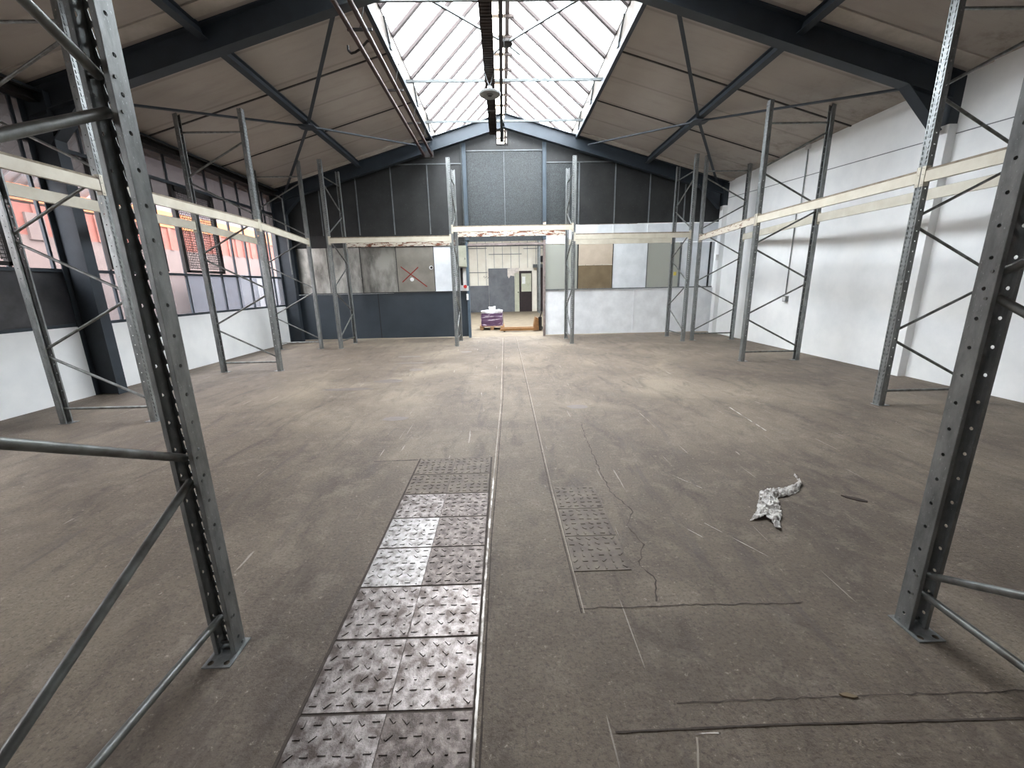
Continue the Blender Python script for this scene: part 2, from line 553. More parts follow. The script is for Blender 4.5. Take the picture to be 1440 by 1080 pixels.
# ------------------------------------------------------------------ partition wall at the end of the hall (Y = 12.3)
wall = empty('wall_back', (0, 0, 0), kind='structure')
JL, JR = -0.97, 1.18      # door opening jambs
def gpanel(x0, x1, z0, z1, m, name='wall_panel', y=YG, clip=0.16, th=0.04):
    a, b = min(z1, roof(x0) - clip), min(z1, roof(x1) - clip)
    if max(a, b) <= z0 + 0.02:
        return None
    g = 0.0004
    MB().prism([(x0 + g, z0 + g), (x1 - g, z0 + g), (x1 - g, max(b - g, z0 + 0.02)), (x0 + g, max(a - g, z0 + 0.02))], 'y', y - th / 2, y + th / 2).build(name, m, wall)

# upper dark sheets
lx = [-6.2, -5.0, -3.98, -3.0, -2.0, JL]
for a, b in zip(lx[:-1], lx[1:]):
    gpanel(a, b, 2.93, 4.74, 'panel_dark', 'upper_sheet')
    gpanel(a, b, 4.74, 5.9, 'panel_dark', 'gable_sheet')
rx = [JR, 2.18, 3.19, 4.17, 5.17, XR]
for a, b in zip(rx[:-1], rx[1:]):
    gpanel(a, b, 3.14, 4.74, 'panel_dark' if a > 2 else 'panel_speck', 'upper_sheet')
    gpanel(a, b, 4.74, 5.9, 'panel_dark', 'gable_sheet')
gpanel(JL, 0.11, 2.72, 5.05, 'panel_speck', 'upper_sheet')
gpanel(0.11, JR, 2.72, 5.05, 'panel_speck', 'upper_sheet')
gpanel(JL, -0.28, 5.05, 5.9, 'panel_dark', 'gable_sheet')
gpanel(0.30, JR, 5.05, 5.9, 'panel_dark', 'gable_sheet')
gpanel(-0.28, 0.30, 5.05, 5.21, 'panel_dark', 'gable_sheet')
gpanel(-0.28, -0.07, 5.21, 5.9, 'panel_dark', 'gable_sheet')
gpanel(0.21, 0.30, 5.21, 5.9, 'panel_dark', 'gable_sheet')
# loose sheet leaning in the little opening under the ridge
MB().box(0.02, 0.12, YG - 0.01, YG + 0.01, 5.27, 5.68).build('loose_sheet', 'panel_dark', wall)
f = MB()
f.box(-0.09, -0.06, YG - 0.03, YG + 0.03, 5.19, 5.7); f.box(0.2, 0.23, YG - 0.03, YG + 0.03, 5.19, 5.7); f.box(-0.09, 0.23, YG - 0.03, YG + 0.03, 5.18, 5.21)
f.build('opening_frame', 'black_steel', wall)

# left middle band (zinc sheets) and slate dado
lm = [(-6.2, -5.85, 'panel_blue'), (-5.85, -4.98, 'panel_metal'), (-4.98, -4.05, 'panel_metal'), (-4.05, -3.03, 'panel_metal'), (-3.03, -1.96, 'panel_taupe'), (-1.96, -1.36, 'panel_white'), (-1.36, JL, 'panel_white')]
for a, b, m in lm:
    gpanel(a, b, 1.35, 2.62, m, 'middle_sheet')
    gpanel(a, b, 2.62, 2.93, 'panel_dark', 'fascia_sheet')
for a, b in ((-6.2, -3.64), (-3.64, JL)):
    gpanel(a, b, 0.03, 1.33, 'panel_blue', 'dado_sheet')
# right middle band, white upper strip and white dado
for a, b in zip(rx[:-1], rx[1:]):
    gpanel(a, b, 2.62, 3.12, 'panel_white', 'fascia_sheet')
gpanel(JR, 2.17, 1.36, 2.60, 'glass_gable', 'middle_pane')
gpanel(2.19, 3.2, 2.03, 2.60, 'panel_beige', 'middle_sheet')
gpanel(2.19, 3.2, 1.36, 2.01, 'panel_brown', 'middle_sheet')
gpanel(3.2, 4.19, 1.36, 2.60, 'panel_white', 'middle_sheet')
gpanel(4.21, 5.15, 1.36, 2.60, 'glass_gable', 'middle_pane')
gpanel(5.17, XR - 0.1, 1.36, 2.60, 'panel_white', 'middle_sheet')
for a, b in ((JR, 3.87), (3.87, XR)):
    gpanel(a, b, 0.03, 1.32, 'white_paint', 'dado_sheet')
# cover strips over the joints
def strip(x0, x1, z0, z1, m='seam', th=0.02):
    MB().box(x0, x1, YG - 0.02 - th, YG - 0.02, z0, z1).build('cover_strip', m, wall)
for x in (-5.0, -3.98, -3.0, -2.0):
    strip(x - 0.014, x + 0.014, 2.94, min(4.74, roof(x) - 0.3))
for x in (0.11,):
    strip(x - 0.008, x + 0.008, 3.0, 5.05)
for x in (2.18, 3.19, 4.17, 5.17):
    strip(x - 0.016, x + 0.016, 3.14, min(4.74, roof(x) - 0.3))
for x in (2.18, 3.19, 4.17):
    strip(x - 0.012, x + 0.012, 2.64, 3.1, 'panel_white')
strip(-2.95, JL, 4.725, 4.755)
strip(JR, 3.1, 4.725, 4.755)
strip(JL, JR, 5.035, 5.065)
strip(-6.1, JL, 1.335, 1.362, 'seam_dark', 0.03)
strip(-6.1, JL, 2.61, 2.635, 'seam_dark', 0.02)
strip(JR + 0.04, XR - 0.1, 1.325, 1.36, 'seam', 0.03)
strip(3.855, 3.89, 0.03, 1.32, 'white_paint', 0.012)
strip(4.19, 4.21, 1.36, 2.6, 'seam')
strip(5.14, 5.19, 1.36, 2.6, 'seam')
strip(2.17, 2.2, 1.36, 2.6, 'seam_dark', 0.012)
strip(3.19, 3.205, 1.36, 2.6, 'seam_dark', 0.012)
for x in (-4.98, -4.05, -3.03, -1.96):
    strip(x - 0.008, x + 0.008, 1.37, 2.61, 'seam_dark', 0.008)
strip(-3.65, -3.63, 0.03, 1.32, 'seam_dark', 0.006)
strip(6.0, 6.04, 1.36, 2.6, 'seam_dark', 0.03)
# red sprayed cross and two round patches on the taupe sheet
xm = MB()
for a, b in (((-2.92, 2.07), (-2.2, 1.50)), ((-2.42, 2.05), (-2.9, 1.64))):
    xm.bar((a[0], YG - 0.022, a[1]), (b[0], YG - 0.022, b[1]), 0.003, 0.028, (0, 0, 1))
xm.build('red_cross', 'red_paint', wall)
for x, z, r in ((-2.05, 2.03, 0.055), (-2.62, 1.71, 0.055)):
    MB().tube((x, YG - 0.026, z), (x, YG - 0.02, z), r, 20).build('round_patch', 'white_paint', wall)
MB().tube((-2.04, YG - 0.03, 2.03), (-2.04, YG - 0.02, 2.03), 0.035, 16).build('cable_hole', 'black_steel', wall)
MB().box(5.0, 5.08, YG - 0.026, YG - 0.02, 1.68, 1.78).build('yellow_label', 'yellow', wall)

# door opening: jambs and header rail
dr = tag(empty('door_1', (0, 0, 0)), kind='structure')
MB().box(JL - 0.07, JL, YG - 0.12, YG + 0.05, 0, 2.72).build('jamb', 'steel_paint', dr)
MB().box(JR, JR + 0.06, YG - 0.12, YG + 0.05, 0, 2.72).build('jamb', 'jamb_brown', dr)
MB().box(JL - 0.07, JR + 0.06, YG - 0.1, YG + 0.03, 2.58, 2.66).build('header_rail', 'jamb_brown', dr)
MB().box(JL, JR, YG - 0.13, YG - 0.1, 2.57, 2.6).build('track', 'black_steel', dr)

# ------------------------------------------------------------------ steel frames
def knee(mb, side, y):
    xo = -5.93 if side < 0 else 6.05
    xi = xo + 0.62 * (-side)
    z_hi = roof(xi) - 0.3
    mb.prism([(xo, z_hi - 0.62), (xi, z_hi), (xo, roof(xo) - 0.3)], 'y', y - 0.006, y + 0.006)
    mb.bar((xo, y, z_hi - 0.62), (xi, y, z_hi), 0.16, 0.014, (0, 0, 1))

def portal_frame(y, mat_raft, label, base=True, ridge_mat=None):
    t = tag(empty('portal_frame', (0, y, 0)), label, 'steel frame', 'steel portal frames of the hall')
    for s, xo, xi in ((-1, XL, XL + 0.34), (1, XR - 0.13, XR + 0.2)):
        cm = MB()
        xo_, xi_ = (xo, xi) if s < 0 else (xi, xo)
        cm.bar((xo_, 0, 0), (xo_, 0, 4.05), 0.16, 0.014, (1, 0, 0))
        cm.bar((xi_, 0, 0), (xi_, 0, 4.05), 0.16, 0.014, (1, 0, 0))
        cm.box(min(xo, xi), max(xo, xi), -0.006, 0.006, 0, 4.05)
        if s > 0:
            cm2 = MB()
            cm2.box(XR - 0.12, XR + 0.01, -0.09, 0.09, 0, 3.52)
            cm2.build('column', 'white_wall', t)
            cm3 = MB()
            cm3.box(XR - 0.13, XR + 0.0, -0.08, 0.08, 3.52, 4.1)
            cm3.build('column_head', mat_raft, t)
        else:
            cm.build('column', mat_raft, t)
        rm = MB()
        xe = (XL + 0.05) if s < 0 else (XR - 0.05)
        n_ = 0.165
        a = (xe, 0, roof(xe) - n_ - 0.01)
        b = (XC, 0, roof(XC) - n_ - 0.01)
        rm.ibeam(a, b, 0.16, 0.33)
        rm.build('rafter', mat_raft if ridge_mat is None else ridge_mat, t)
        km = MB()
        knee(km, s, 0)
        km.build('haunch', mat_raft, t)
    return t

pf = portal_frame(6.2, 'steel_dark', 'dark slate steel portal frame crossing the hall nearest the camera')
gf = portal_frame(12.06, 'steel_dark', 'blue-grey steel portal frame against the end partition wall', ridge_mat='steel_raft')
# wind posts of the partition
for x, lab in ((JL, 'light blue steel post with a thin pipe, left of the doorway'), (JR + 0.03, 'light blue steel post with a rusty foot, right of the doorway')):
    p = tag(empty('wind_post', (x, YG - 0.095, 0)), lab, 'post', 'light blue posts above the doorway')
    z1 = roof(x) - 0.34
    MB().ibeam((0, 0, 2.75), (0, 0, z1), 0.10, 0.10, (1, 0, 0), 0.008, 0.008).build('post', 'steel_blue', p)
    if x < 0:
        MB().tube((-0.075, -0.02, 2.72), (-0.075, -0.02, z1), 0.014, 8).build('pipe', 'tie_grey', p)
    else:
        MB().box(-0.04, 0.04, -0.056, -0.05, 2.9, 3.2).build('rusty_foot', 'beam_rusty', p)

# corner column at the left end of the partition, with conduit
q = MB()
q.tube((-5.84, 11.9, 1.9), (-5.84, 11.9, 3.85), 0.02, 8)
q.tube((-5.84, 11.9, 3.85), (-5.96, 11.9, 3.93), 0.02, 8)
tag(q.build('corner_conduit', 'galv'), 'thin grey conduit on the dark column in the far left corner', 'conduit')
tag(MB().box(6.04, 6.12, 11.94, 11.97, 2.08, 2.22).build('light_switch', 'white_plastic'), 'small white switch on the pilaster in the far right corner', 'switch')

# eaves beam over the left windows
e = tag(empty('eaves_beam', (-6.06, 0, 0)), 'dark steel eaves beam running above the left windows', 'beam')
MB().ibeam((0, YB + 0.1, 4.0), (0, 12.0, 4.0), 0.14, 0.12).build('beam', 'black_steel', e)
MB().tube((0.1, YB + 0.1, 4.07), (0.1, 12.0, 4.07), 0.018, 8).build('cable_pipe', 'steel_dark', e)

# purlins
for x, lab in ((-3.75, 'dark steel roof purlin under the left ceiling slope'), (3.98, 'dark steel roof purlin under the right ceiling slope')):
    z = roof(x) - 0.09
    nrm = (SL if x < 0 else -SL, 0, 1)
    p = tag(empty('roof_purlin', (x, 0, z)), lab, 'purlin')
    MB().ibeam((0, YB + 0.2, 0), (0, 12.1, 0), 0.09, 0.16, (-nrm[0], 0, 1)).build('beam', 'steel_dark', p)

# wind bracing: crossed bars meeting at a plate on each purlin
def bracing(x_e, x_r, xm, lab):
    t = tag(empty('wind_brace', (xm, 9.05, roof(xm) - 0.19)), lab, 'bracing')
    def P(x, y):
        return Vector((x, y, roof(x) - 0.18)) - Vector((xm, 9.05, roof(xm) - 0.19))
    ctr = Vector((0, 0, 0))
    for x, y in ((x_e, 6.3), (x_r, 6.3), (x_e, 11.95), (x_r, 11.95)):
        MB().bar(ctr, P(x, y), 0.055, 0.008, (0, 0, 1)).build('arm', 'steel_dark', t)
        mb = MB().bar(ctr + Vector((0, 0, 0.012)), P(x, y) + Vector((0, 0, 0.012)), 0.008, 0.035)
        mb.build('rib', 'steel_dark', t)
    MB().prism([(-0.16, -0.1), (-0.1, -0.17), (0.1, -0.17), (0.16, -0.1), (0.16, 0.1), (0.1, 0.17), (-0.1, 0.17), (-0.16, 0.1)], 'z', -0.012, -0.002).build('node_plate', 'steel_dark', t)
    return t
bracing(-5.75, -2.05, -3.75, 'crossed dark steel wind bracing under the left ceiling slope')
bracing(5.9, 2.35, 3.98, 'crossed dark steel wind bracing under the right ceiling slope')

# ------------------------------------------------------------------ ridge skylight (steep glazed lantern)
SK0, SK1 = 4.7, 19.6  # skylight shortened at both ends to lower the light
CX = 0.13
KH = 5.65                  # top of kerb
RZ = 7.16                  # ridge purlins
RW = 0.27
sky = tag(empty('ridge_skylight', (CX, 9.0, 0)), 'long steep ridge skylight of white wired glass over the middle of the hall', 'skylight')
hy = lambda y: y - 9.0
for s, xk in ((-1, SXL), (1, SXR)):
    k = MB()
    xk_ = xk - CX
    k.box(xk_ - 0.02 * (1 if s < 0 else -1), xk_ + 0.02 * (-1 if s > 0 else 1), hy(SK0), hy(SK1), 5.34, KH)
    k.build('kerb', 'kerb_board', sky)
    MB().box(xk_ - 0.03, xk_ + 0.03, hy(SK0), hy(SK1), KH - 0.012, KH + 0.012).build('kerb_capping', 'bar_brown', sky)
    e_ = MB().box(xk_ - 0.035, xk_ + 0.035, hy(SK0), hy(SK1), roof(xk) - 0.07, roof(xk) + 0.03)
    e_.build('trim_angle', 'steel_dark', sky)
    g = MB()
    xb = xk_ + 0.03 * (1 if s < 0 else -1)
    xt = -0.33 if s < 0 else 0.10
    g.add([(xb, hy(SK0), KH), (xb, hy(SK1), KH), (xt, hy(SK1), RZ), (xt, hy(SK0), RZ)], [(0, 1, 2, 3)])
    g.build('wired_glass', 'sky_glass', sky)
    n_ = int((SK1 - SK0) / 0.74)
    y = 11.83
    ys = []
    while y > SK0: ys.append(y); y -= 0.74
    y = 11.83 + 0.74
    while y < SK1: ys.append(y); y += 0.74
    for y in ys:
        MB().bar((xb, hy(y), KH - 0.02), (xt, hy(y), RZ - 0.02), 0.08, 0.06, (0, 0, 1)).build('glazing_bar', 'bar_brown', sky)
    MB().box(xt - 0.045, xt + 0.045, hy(SK0), hy(SK1), RZ - 0.1, RZ + 0.02).build('ridge_purlin', 'tray', sky)
    # little kerb brackets
    for yb in (7.9, 10.1, 11.6):
        b_ = MB()
        b_.bar((xk_ - s * 0.04, hy(yb), 5.36), (xk_ - s * 0.045, hy(yb - 0.32), 5.62), 0.03, 0.02)
        b_.box(xk_ - s * 0.02, xk_ - s * 0.06, hy(yb - 0.04), hy(yb + 0.05), 5.32, 5.40)
        b_.build('kerb_bracket', 'tie_grey', sky)
MB().box(-0.40, 0.20, hy(SK0), hy(SK1), RZ + 0.10, RZ + 0.11).build('ridge_cap', 'ridge_glass', sky)
y = 8.2
for y in [SK0 + 0.37 + 0.74 * i for i in range(19)]:
    r_ = MB()
    r_.bar((-0.42, hy(y), RZ - 0.12), (0.25, hy(y), RZ - 0.12), 0.035, 0.05)
    r_.build('ridge_rung', 'tray', sky)
for y in (SK0, SK1):
    MB().prism([(SXL - CX, 5.3), (SXR - CX, 5.3), (SXR - CX, KH), (RW, RZ + 0.17), (-RW, RZ + 0.17), (SXL - CX, KH)], 'y', hy(y) - 0.005, hy(y) + 0.005).build('end_panel', 'cream_pale', sky)
# opening vent leaf flap on the right slope (dark slipped strip)
MB().bar((1.22, hy(8.55), 6.31), (1.40, hy(8.2), 6.12), 0.09, 0.01, (0.6, 0, 0.7)).build('slipped_strip', 'panel_dark', sky)
MB().bar((0.75, hy(11.3), 6.66), (1.28, hy(11.62), 6.2), 0.13, 0.02, (0.6, 0, 0.7)).build('broken_batten', 'panel_dark', sky)

# tie bars across the skylight slot
for y, lab in ((6.79, 'first pale tie bar across the skylight, at the top of the picture'),
               (9.12, 'second pale tie bar across the skylight, above the hanging lamp'),
               (11.15, 'third pale tie bar across the skylight, nearest the partition')):
    t = tag(MB().bar((SXL + 0.025, y, 5.37), (SXR - 0.025, y, 5.37), 0.035, 0.05).build('tie_bar', 'tie_grey'), lab, 'tie bar', 'tie bars across the skylight')
t = tag(empty('skylight_brace', (0.15, 7.98, 5.43)), 'pale grey V brace below the skylight meeting at a dark hub', 'brace')
MB().bar((0, 0, 0), (-1.12, -1.19, -0.03), 0.035, 0.035).build('arm', 'tie_grey', t)
MB().bar((0, 0, 0), (1.07, -1.19, -0.03), 0.035, 0.035).build('arm', 'tie_grey', t)
MB().bar((0, 0, 0), (0.25, 0.35, 0), 0.03, 0.03).build('stub', 'tie_grey', t)
MB().bar((0, 0, 0), (-0.25, 0.35, 0), 0.03, 0.03).build('stub', 'tie_grey', t)
MB().lathe((0, 0, -0.03), [(0.05, 0), (0.11, 0.01), (0.11, 0.05), (0.05, 0.06)], 16).build('hub', 'black_steel', t)

# ribbed trunking and black rail
t = tag(empty('cable_trunking', (-0.155, 9.0, 5.28)), 'dark brown ribbed cable trunking hanging along the ridge line', 'trunking')
q = MB()
q.box(-0.095, 0.095, -4.9, 2.78, 0.0, 0.012)
q.box(-0.095, -0.085, -4.9, 2.78, 0, 0.1); q.box(0.085, 0.095, -4.9, 2.78, 0, 0.1)
q.build('tray', 'tray', t)
q = MB()
yy = -4.85
while yy < 2.76:
    q.box(-0.082, 0.082, yy, yy + 0.022, -0.012, 0.0)
    yy += 0.075
q.build('ribs', 'tray', t)
for yy in (-2.2, 0.13, 2.0):
    MB().bar((0, yy, 0.06), (0.1, yy, 1.8), 0.012, 0.012, (0, 1, 0)).build('hanger', 'black_steel', t)
t = tag(empty('monorail', (0.06, 9.0, 5.27)), 'thin black overhead rail running to the small gable opening', 'rail')
MB().ibeam((0, -4.9, 0), (0, 3.2, 0), 0.062, 0.09, (0, 0, 1), 0.01, 0.01).build('rail', 'black_steel', t)
MB().tube((0.055, -4.9, 0.03), (0.055, 3.2, 0.03), 0.006, 6).build('cable', 'tie_grey', t)

# hanging lamp
LY = 8.62
t = tag(empty('hanging_lamp', (-0.155, LY, 4.93)), 'round grey industrial lamp hanging on two chains below the trunking', 'lamp')
MB().lathe((0, 0, 0), [(0.03, -0.02), (0.06, -0.02), (0.06, 0.0), (0.19, -0.01), (0.2, 0.005), (0.2, 0.025), (0.12, 0.055), (0.05, 0.09), (0.045, 0.13)], 28).build('shade', 'lamp_grey', t, True)
MB().lathe((0, 0, -0.03), [(0.005, 0), (0.035, 0.004), (0.045, 0.02)], 16).build('bulb_socket', 'black_steel', t, True)
for s in (-1, 1):
    MB().tube((0, 0, 0.12), (s * 0.105, 0, 0.42), 0.008, 6).build('chain', 'tie_grey', t)
    
q = MB()
for i in range(12):
    f0, f1 = i / 12, (i + 1) / 12
    P_ = lambda f: (SXL + 0.03 + (SXR - SXL - 0.06) * f, 10.15, 5.38 - 0.16 * math.sin(PI * f))
    q.tube(P_(f0), P_(f1), 0.006, 6)
tag(q.build('sagging_wire', 'tie_grey'), 'thin sagging wire strung across the skylight between two tie bars', 'wire')
# twin rusty pipes under the left slope
t = tag(empty('pipe_pair', (-1.88, 9.0, 4.86)), 'pair of rusty brown pipes running under the left side of the skylight', 'pipes')
for dx in (-0.10, 0.10):
    MB().tube((dx, -4.0, 0.06), (dx, 2.9, -0.02), 0.033, 14).build('pipe', 'pipe_rust', t, True)
for yy in (-2.35, -0.55, 1.0, 2.2):
    q = MB()
    q.bar((-0.17, yy, 0.09), (0.17, yy, 0.09), 0.03, 0.03)
    q.tube((0, yy, 0.09), (0.12, yy, 0.50), 0.008, 6)
    q.build('clamp', 'black_steel', t)
q = MB()
pts = [(-0.12, -2.0, 0.03), (-0.2, -1.98, 0.0), (-0.27, -1.95, 0.0), (-0.31, -1.95, 0.04), (-0.31, -1.95, 0.1)]
for a, b in zip(pts[:-1], pts[1:]): q.tube(a, b, 0.016, 8)
pts = [(0.1, -2.05, 0.1), (0.0, -2.02, 0.12), (-0.06, -2.0, 0.08), (-0.12, -2.0, 0.03)]
for a, b in zip(pts[:-1], pts[1:]): q.tube(a, b, 0.016, 8)
q.build('hook', 'black_steel', t)
MB().box(-0.17, 0.15, 2.85, 2.9, -0.08, 0.08).build('end_bracket', 'black_steel', t)

# ------------------------------------------------------------------ left windows
XW = XL - 0.05
def window(name, y0, y1, lower_mat, mull, sashes, low_m=True):
    wdw = empty(name, (XW, 0, 0), kind='structure')
    fr = MB()
    for z, h_ in ((1.05, 0.05), (1.82, 0.045), (3.5, 0.05), (4.0, 0.06)):
        fr.box(-0.03, 0.03, y0, y1, z - h_ / 2, z + h_ / 2)
    for y in mull:
        th = 0.016
        if low_m:
            fr.box(-0.02, 0.02, y - th, y + th, 1.05, 1.82)
        fr.box(-0.02, 0.02, y - th, y + th, 1.82, 3.5)
        fr.box(-0.02, 0.02, y - th, y + th, 3.5, 4.0)
    fr.build('window_frame', 'steel_dark', wdw)
    for nm, z0, z1, m in (('lower_panes', 1.07, 1.8, lower_mat), ('middle_panes', 1.84, 3.08, 'glass_mid'), ('transom_panes', 3.08, 3.48, 'glass_top'), ('upper_panes', 3.52, 3.98, 'glass_top')):
        g = MB()
        g.add([(-0.005, y0, z0), (-0.005, y1, z0), (-0.005, y1, z1), (-0.005, y0, z1)], [(0, 1, 2, 3)])
        g.build(nm, m, wdw)
    for a, b in sashes:
        sf = MB()
        sf.box(0.0, 0.06, a - 0.045, a + 0.045, 1.86, 3.46)
        sf.box(0.0, 0.06, b - 0.045, b + 0.045, 1.86, 3.46)
        sf.box(0.0, 0.06, a, b, 1.86, 1.91)
        sf.box(0.0, 0.06, a, b, 3.36, 3.46)
        sf.build('sash_frame', 'black_steel', wdw)
        gm = MB()
        yy = a + 0.05
        while yy < b - 0.04:
            gm.bar((0.07, yy, 1.93), (0.07, yy, 3.36), 0.009, 0.009, (1, 0, 0)); yy += 0.047
        zz = 1.95
        while zz < 3.36:
            gm.bar((0.073, a + 0.04, zz), (0.073, b - 0.04, zz), 0.009, 0.009); zz += 0.047
        gm.build('mesh_guard', 'black_steel', wdw)
        MB().box(0.06, 0.10, (a + b) / 2 - 0.06, (a + b) / 2 + 0.06, 1.87, 1.9).build('sash_latch', 'tie_grey', wdw)
    return wdw

mull2 = [12.2 - 0.53 * i for i in range(12)]
window('window_2', 6.2, 12.2, 'glass_low', mull2, [(8.51, 9.57), (6.92, 7.98)])
mull1 = [6.06 - 0.53 * i for i in range(17)]
window('window_1', -3.0, 6.2, 'metal_low', mull1, [(4.47, 5.53), (2.35, 3.41)], low_m=False)
# frame beyond window end
tag(MB().box(XL - 0.2, XL, 12.14, 12.5, 0, 4.2).build('trim_2', 'steel_dark'), kind='structure')

# ------------------------------------------------------------------ outside yard
tag(MB().box(-40, XL - 0.2, -20, 45, -0.25, -0.02).build('ground_yard', 'outside_ground'), kind='structure')
b = tag(empty('neighbouring_warehouse', (-11.0, 14, 0)), 'brick-red warehouse with orange fascia seen through the left windows', 'building')
MB().box(-4, 0, -18, 26, 0, 2.85).build('base_wall', 'out_base', b)
q = MB()
q.box(-4, 0, -18, 26, 2.85, 3.55)
yy = -18
while yy < 26:
    q.box(0, 0.04, yy, yy + 0.12, 2.85, 3.55); yy += 0.5
q.build('red_cladding', 'out_red', b)
MB().box(-4, 0.05, -1.5, 26, 3.55, 4.05).build('orange_fascia', 'out_orange', b)
MB().box(-4, 0.0, -1.5, 26, 4.05, 6.2).build('upper_cladding', 'out_mauve', b)
MB().box(0.0, 0.06, -3.7, -3.3, 2.75, 3.35).build('white_window', 'out_base', b)
MB().box(-4, 0.05, -5.0, -1.5, 3.6, 3.95).build('orange_fascia', 'out_orange', b)
q = MB()
for yy in [-14 + 0.28 * i for i in range(44)]:
    q.bar((-0.4, yy, 3.95), (1.6, yy, 5.3), 0.16, 0.05)
q.bar((-0.4, -7.9, 3.98), (1.6, -7.9, 5.33), 12.4, 0.01)
q.build('ribbed_canopy', 'out_white', b)
v = tag(empty('parked_van', (-9.6, 16.6, 0)), 'pale blue and white van blurred behind the obscured lower panes', 'van')
q = MB()
q.prism([(-2.4, 0.35), (2.4, 0.35), (2.4, 1.1), (1.9, 1.25), (1.4, 1.95), (-2.4, 2.0)], 'x', -0.9, 0.9)
q.build('body', 'out_blue', v)
MB().box(0.9, 0.92, -1.5, -0.4, 0.5, 1.9).build('side_door', 'out_white', v)
for yy in (-1.6, 1.6):
    MB().tube((0.8, yy, 0.34), (0.94, yy, 0.34), 0.34, 20).build('wheel', 'rubber', v)

# ------------------------------------------------------------------ far hall beyond the doorway
far = empty('wall_far', (0, 24.0, 0), kind='structure')
MB().box(-6.3, 6.3, 0.02, 0.25, 0, 6.2).build('wall', 'far_cream', far)
MB().box(-6.2, -0.8, -0.01, 0.03, 0, 1.49).build('dado', 'far_grey', far)
for i in range(26):
    x = -6.1 + 0.47 * i
    MB().box(x, x + 0.018, 0.0, 0.025, 1.5 if x < -0.8 else 2.43, 5.9).build('board_joint', 'seam', far)
for x0, x1, z in ((-3.5, -0.85, 3.5), (-0.75, 1.1, 3.17), (1.2, 3.5, 3.45), (-3.5, -0.85, 2.2)):
    MB().box(x0, x1, -0.01, 0.025, z, z + 0.03).build('joint_rail', 'seam', far)
q = tag(empty('sliding_door', (0, 23.97, 0)), 'large dark grey sliding door with a torn pale patch in the far hall', 'door')
MB().box(-0.79, 0.67, -0.04, 0.02, 0.0, 2.42).build('leaf', 'far_grey', q)
pt = [(0.28, 2.40), (0.95, 2.44), (0.88, 2.2), (0.74, 2.16), (0.66, 1.98), (0.45, 2.02), (0.36, 1.86), (0.28, 2.0)]
MB().prism(pt, 'y', -0.055, -0.042).build('torn_patch', 'pale_torn', far).location = (0, -0.04, 0)
q = tag(empty('personnel_door', (0, 23.95, 0)), 'pale olive door with a notice, ajar in a dark frame in the far hall', 'door')
MB().box(0.68, 0.93, -0.05, 0.0, 0.0, 2.12).build('side_leaf', 'door_cream', q)
MB().box(0.94, 1.66, -0.03, 0.04, 0.0, 2.26).build('frame', 'dark_void', q)
MB().box(1.06, 1.62, -0.06, -0.03, 1.12, 2.12).build('upper_leaf', 'door_cream', q)
MB().box(0.85, 0.9, -0.09, -0.05, 1.05, 1.12).build('handle', 'black_steel', q)
MB().box(1.1, 1.28, -0.07, -0.06, 1.55, 1.95).build('notice', 'white_plastic', q)
q = tag(empty('dark_opening', (0, 23.96, 0)), 'dark doorway at the right edge of the far hall behind a rack post', 'opening')
MB().box(1.95, 3.2, -0.03, 0.0, 0.0, 2.45).build('opening', 'dark_void', q)  # flat dark panel; the shade inside the doorway is put in as colour
MB().box(1.72, 2.9, -0.25, -0.1, 2.42, 2.6).build('grey_box', 'tie_grey', q)
MB().box(2.05, 2.35, -0.15, -0.05, 2.72, 3.05).build('black_speaker', 'black_steel', q)
# little scribbled marks on the far wall
q = MB()
for x, z in ((-1.02, 1.9), (-0.93, 1.93), (-0.86, 1.88), (-1.08, 1.95)):
    q.bar((x, -0.005, z), (x + 0.06, -0.005, z + 0.07), 0.004, 0.02)
q.build('scribble', 'black_steel', far)
# side walls of the far hall come from wall_left / wall_right

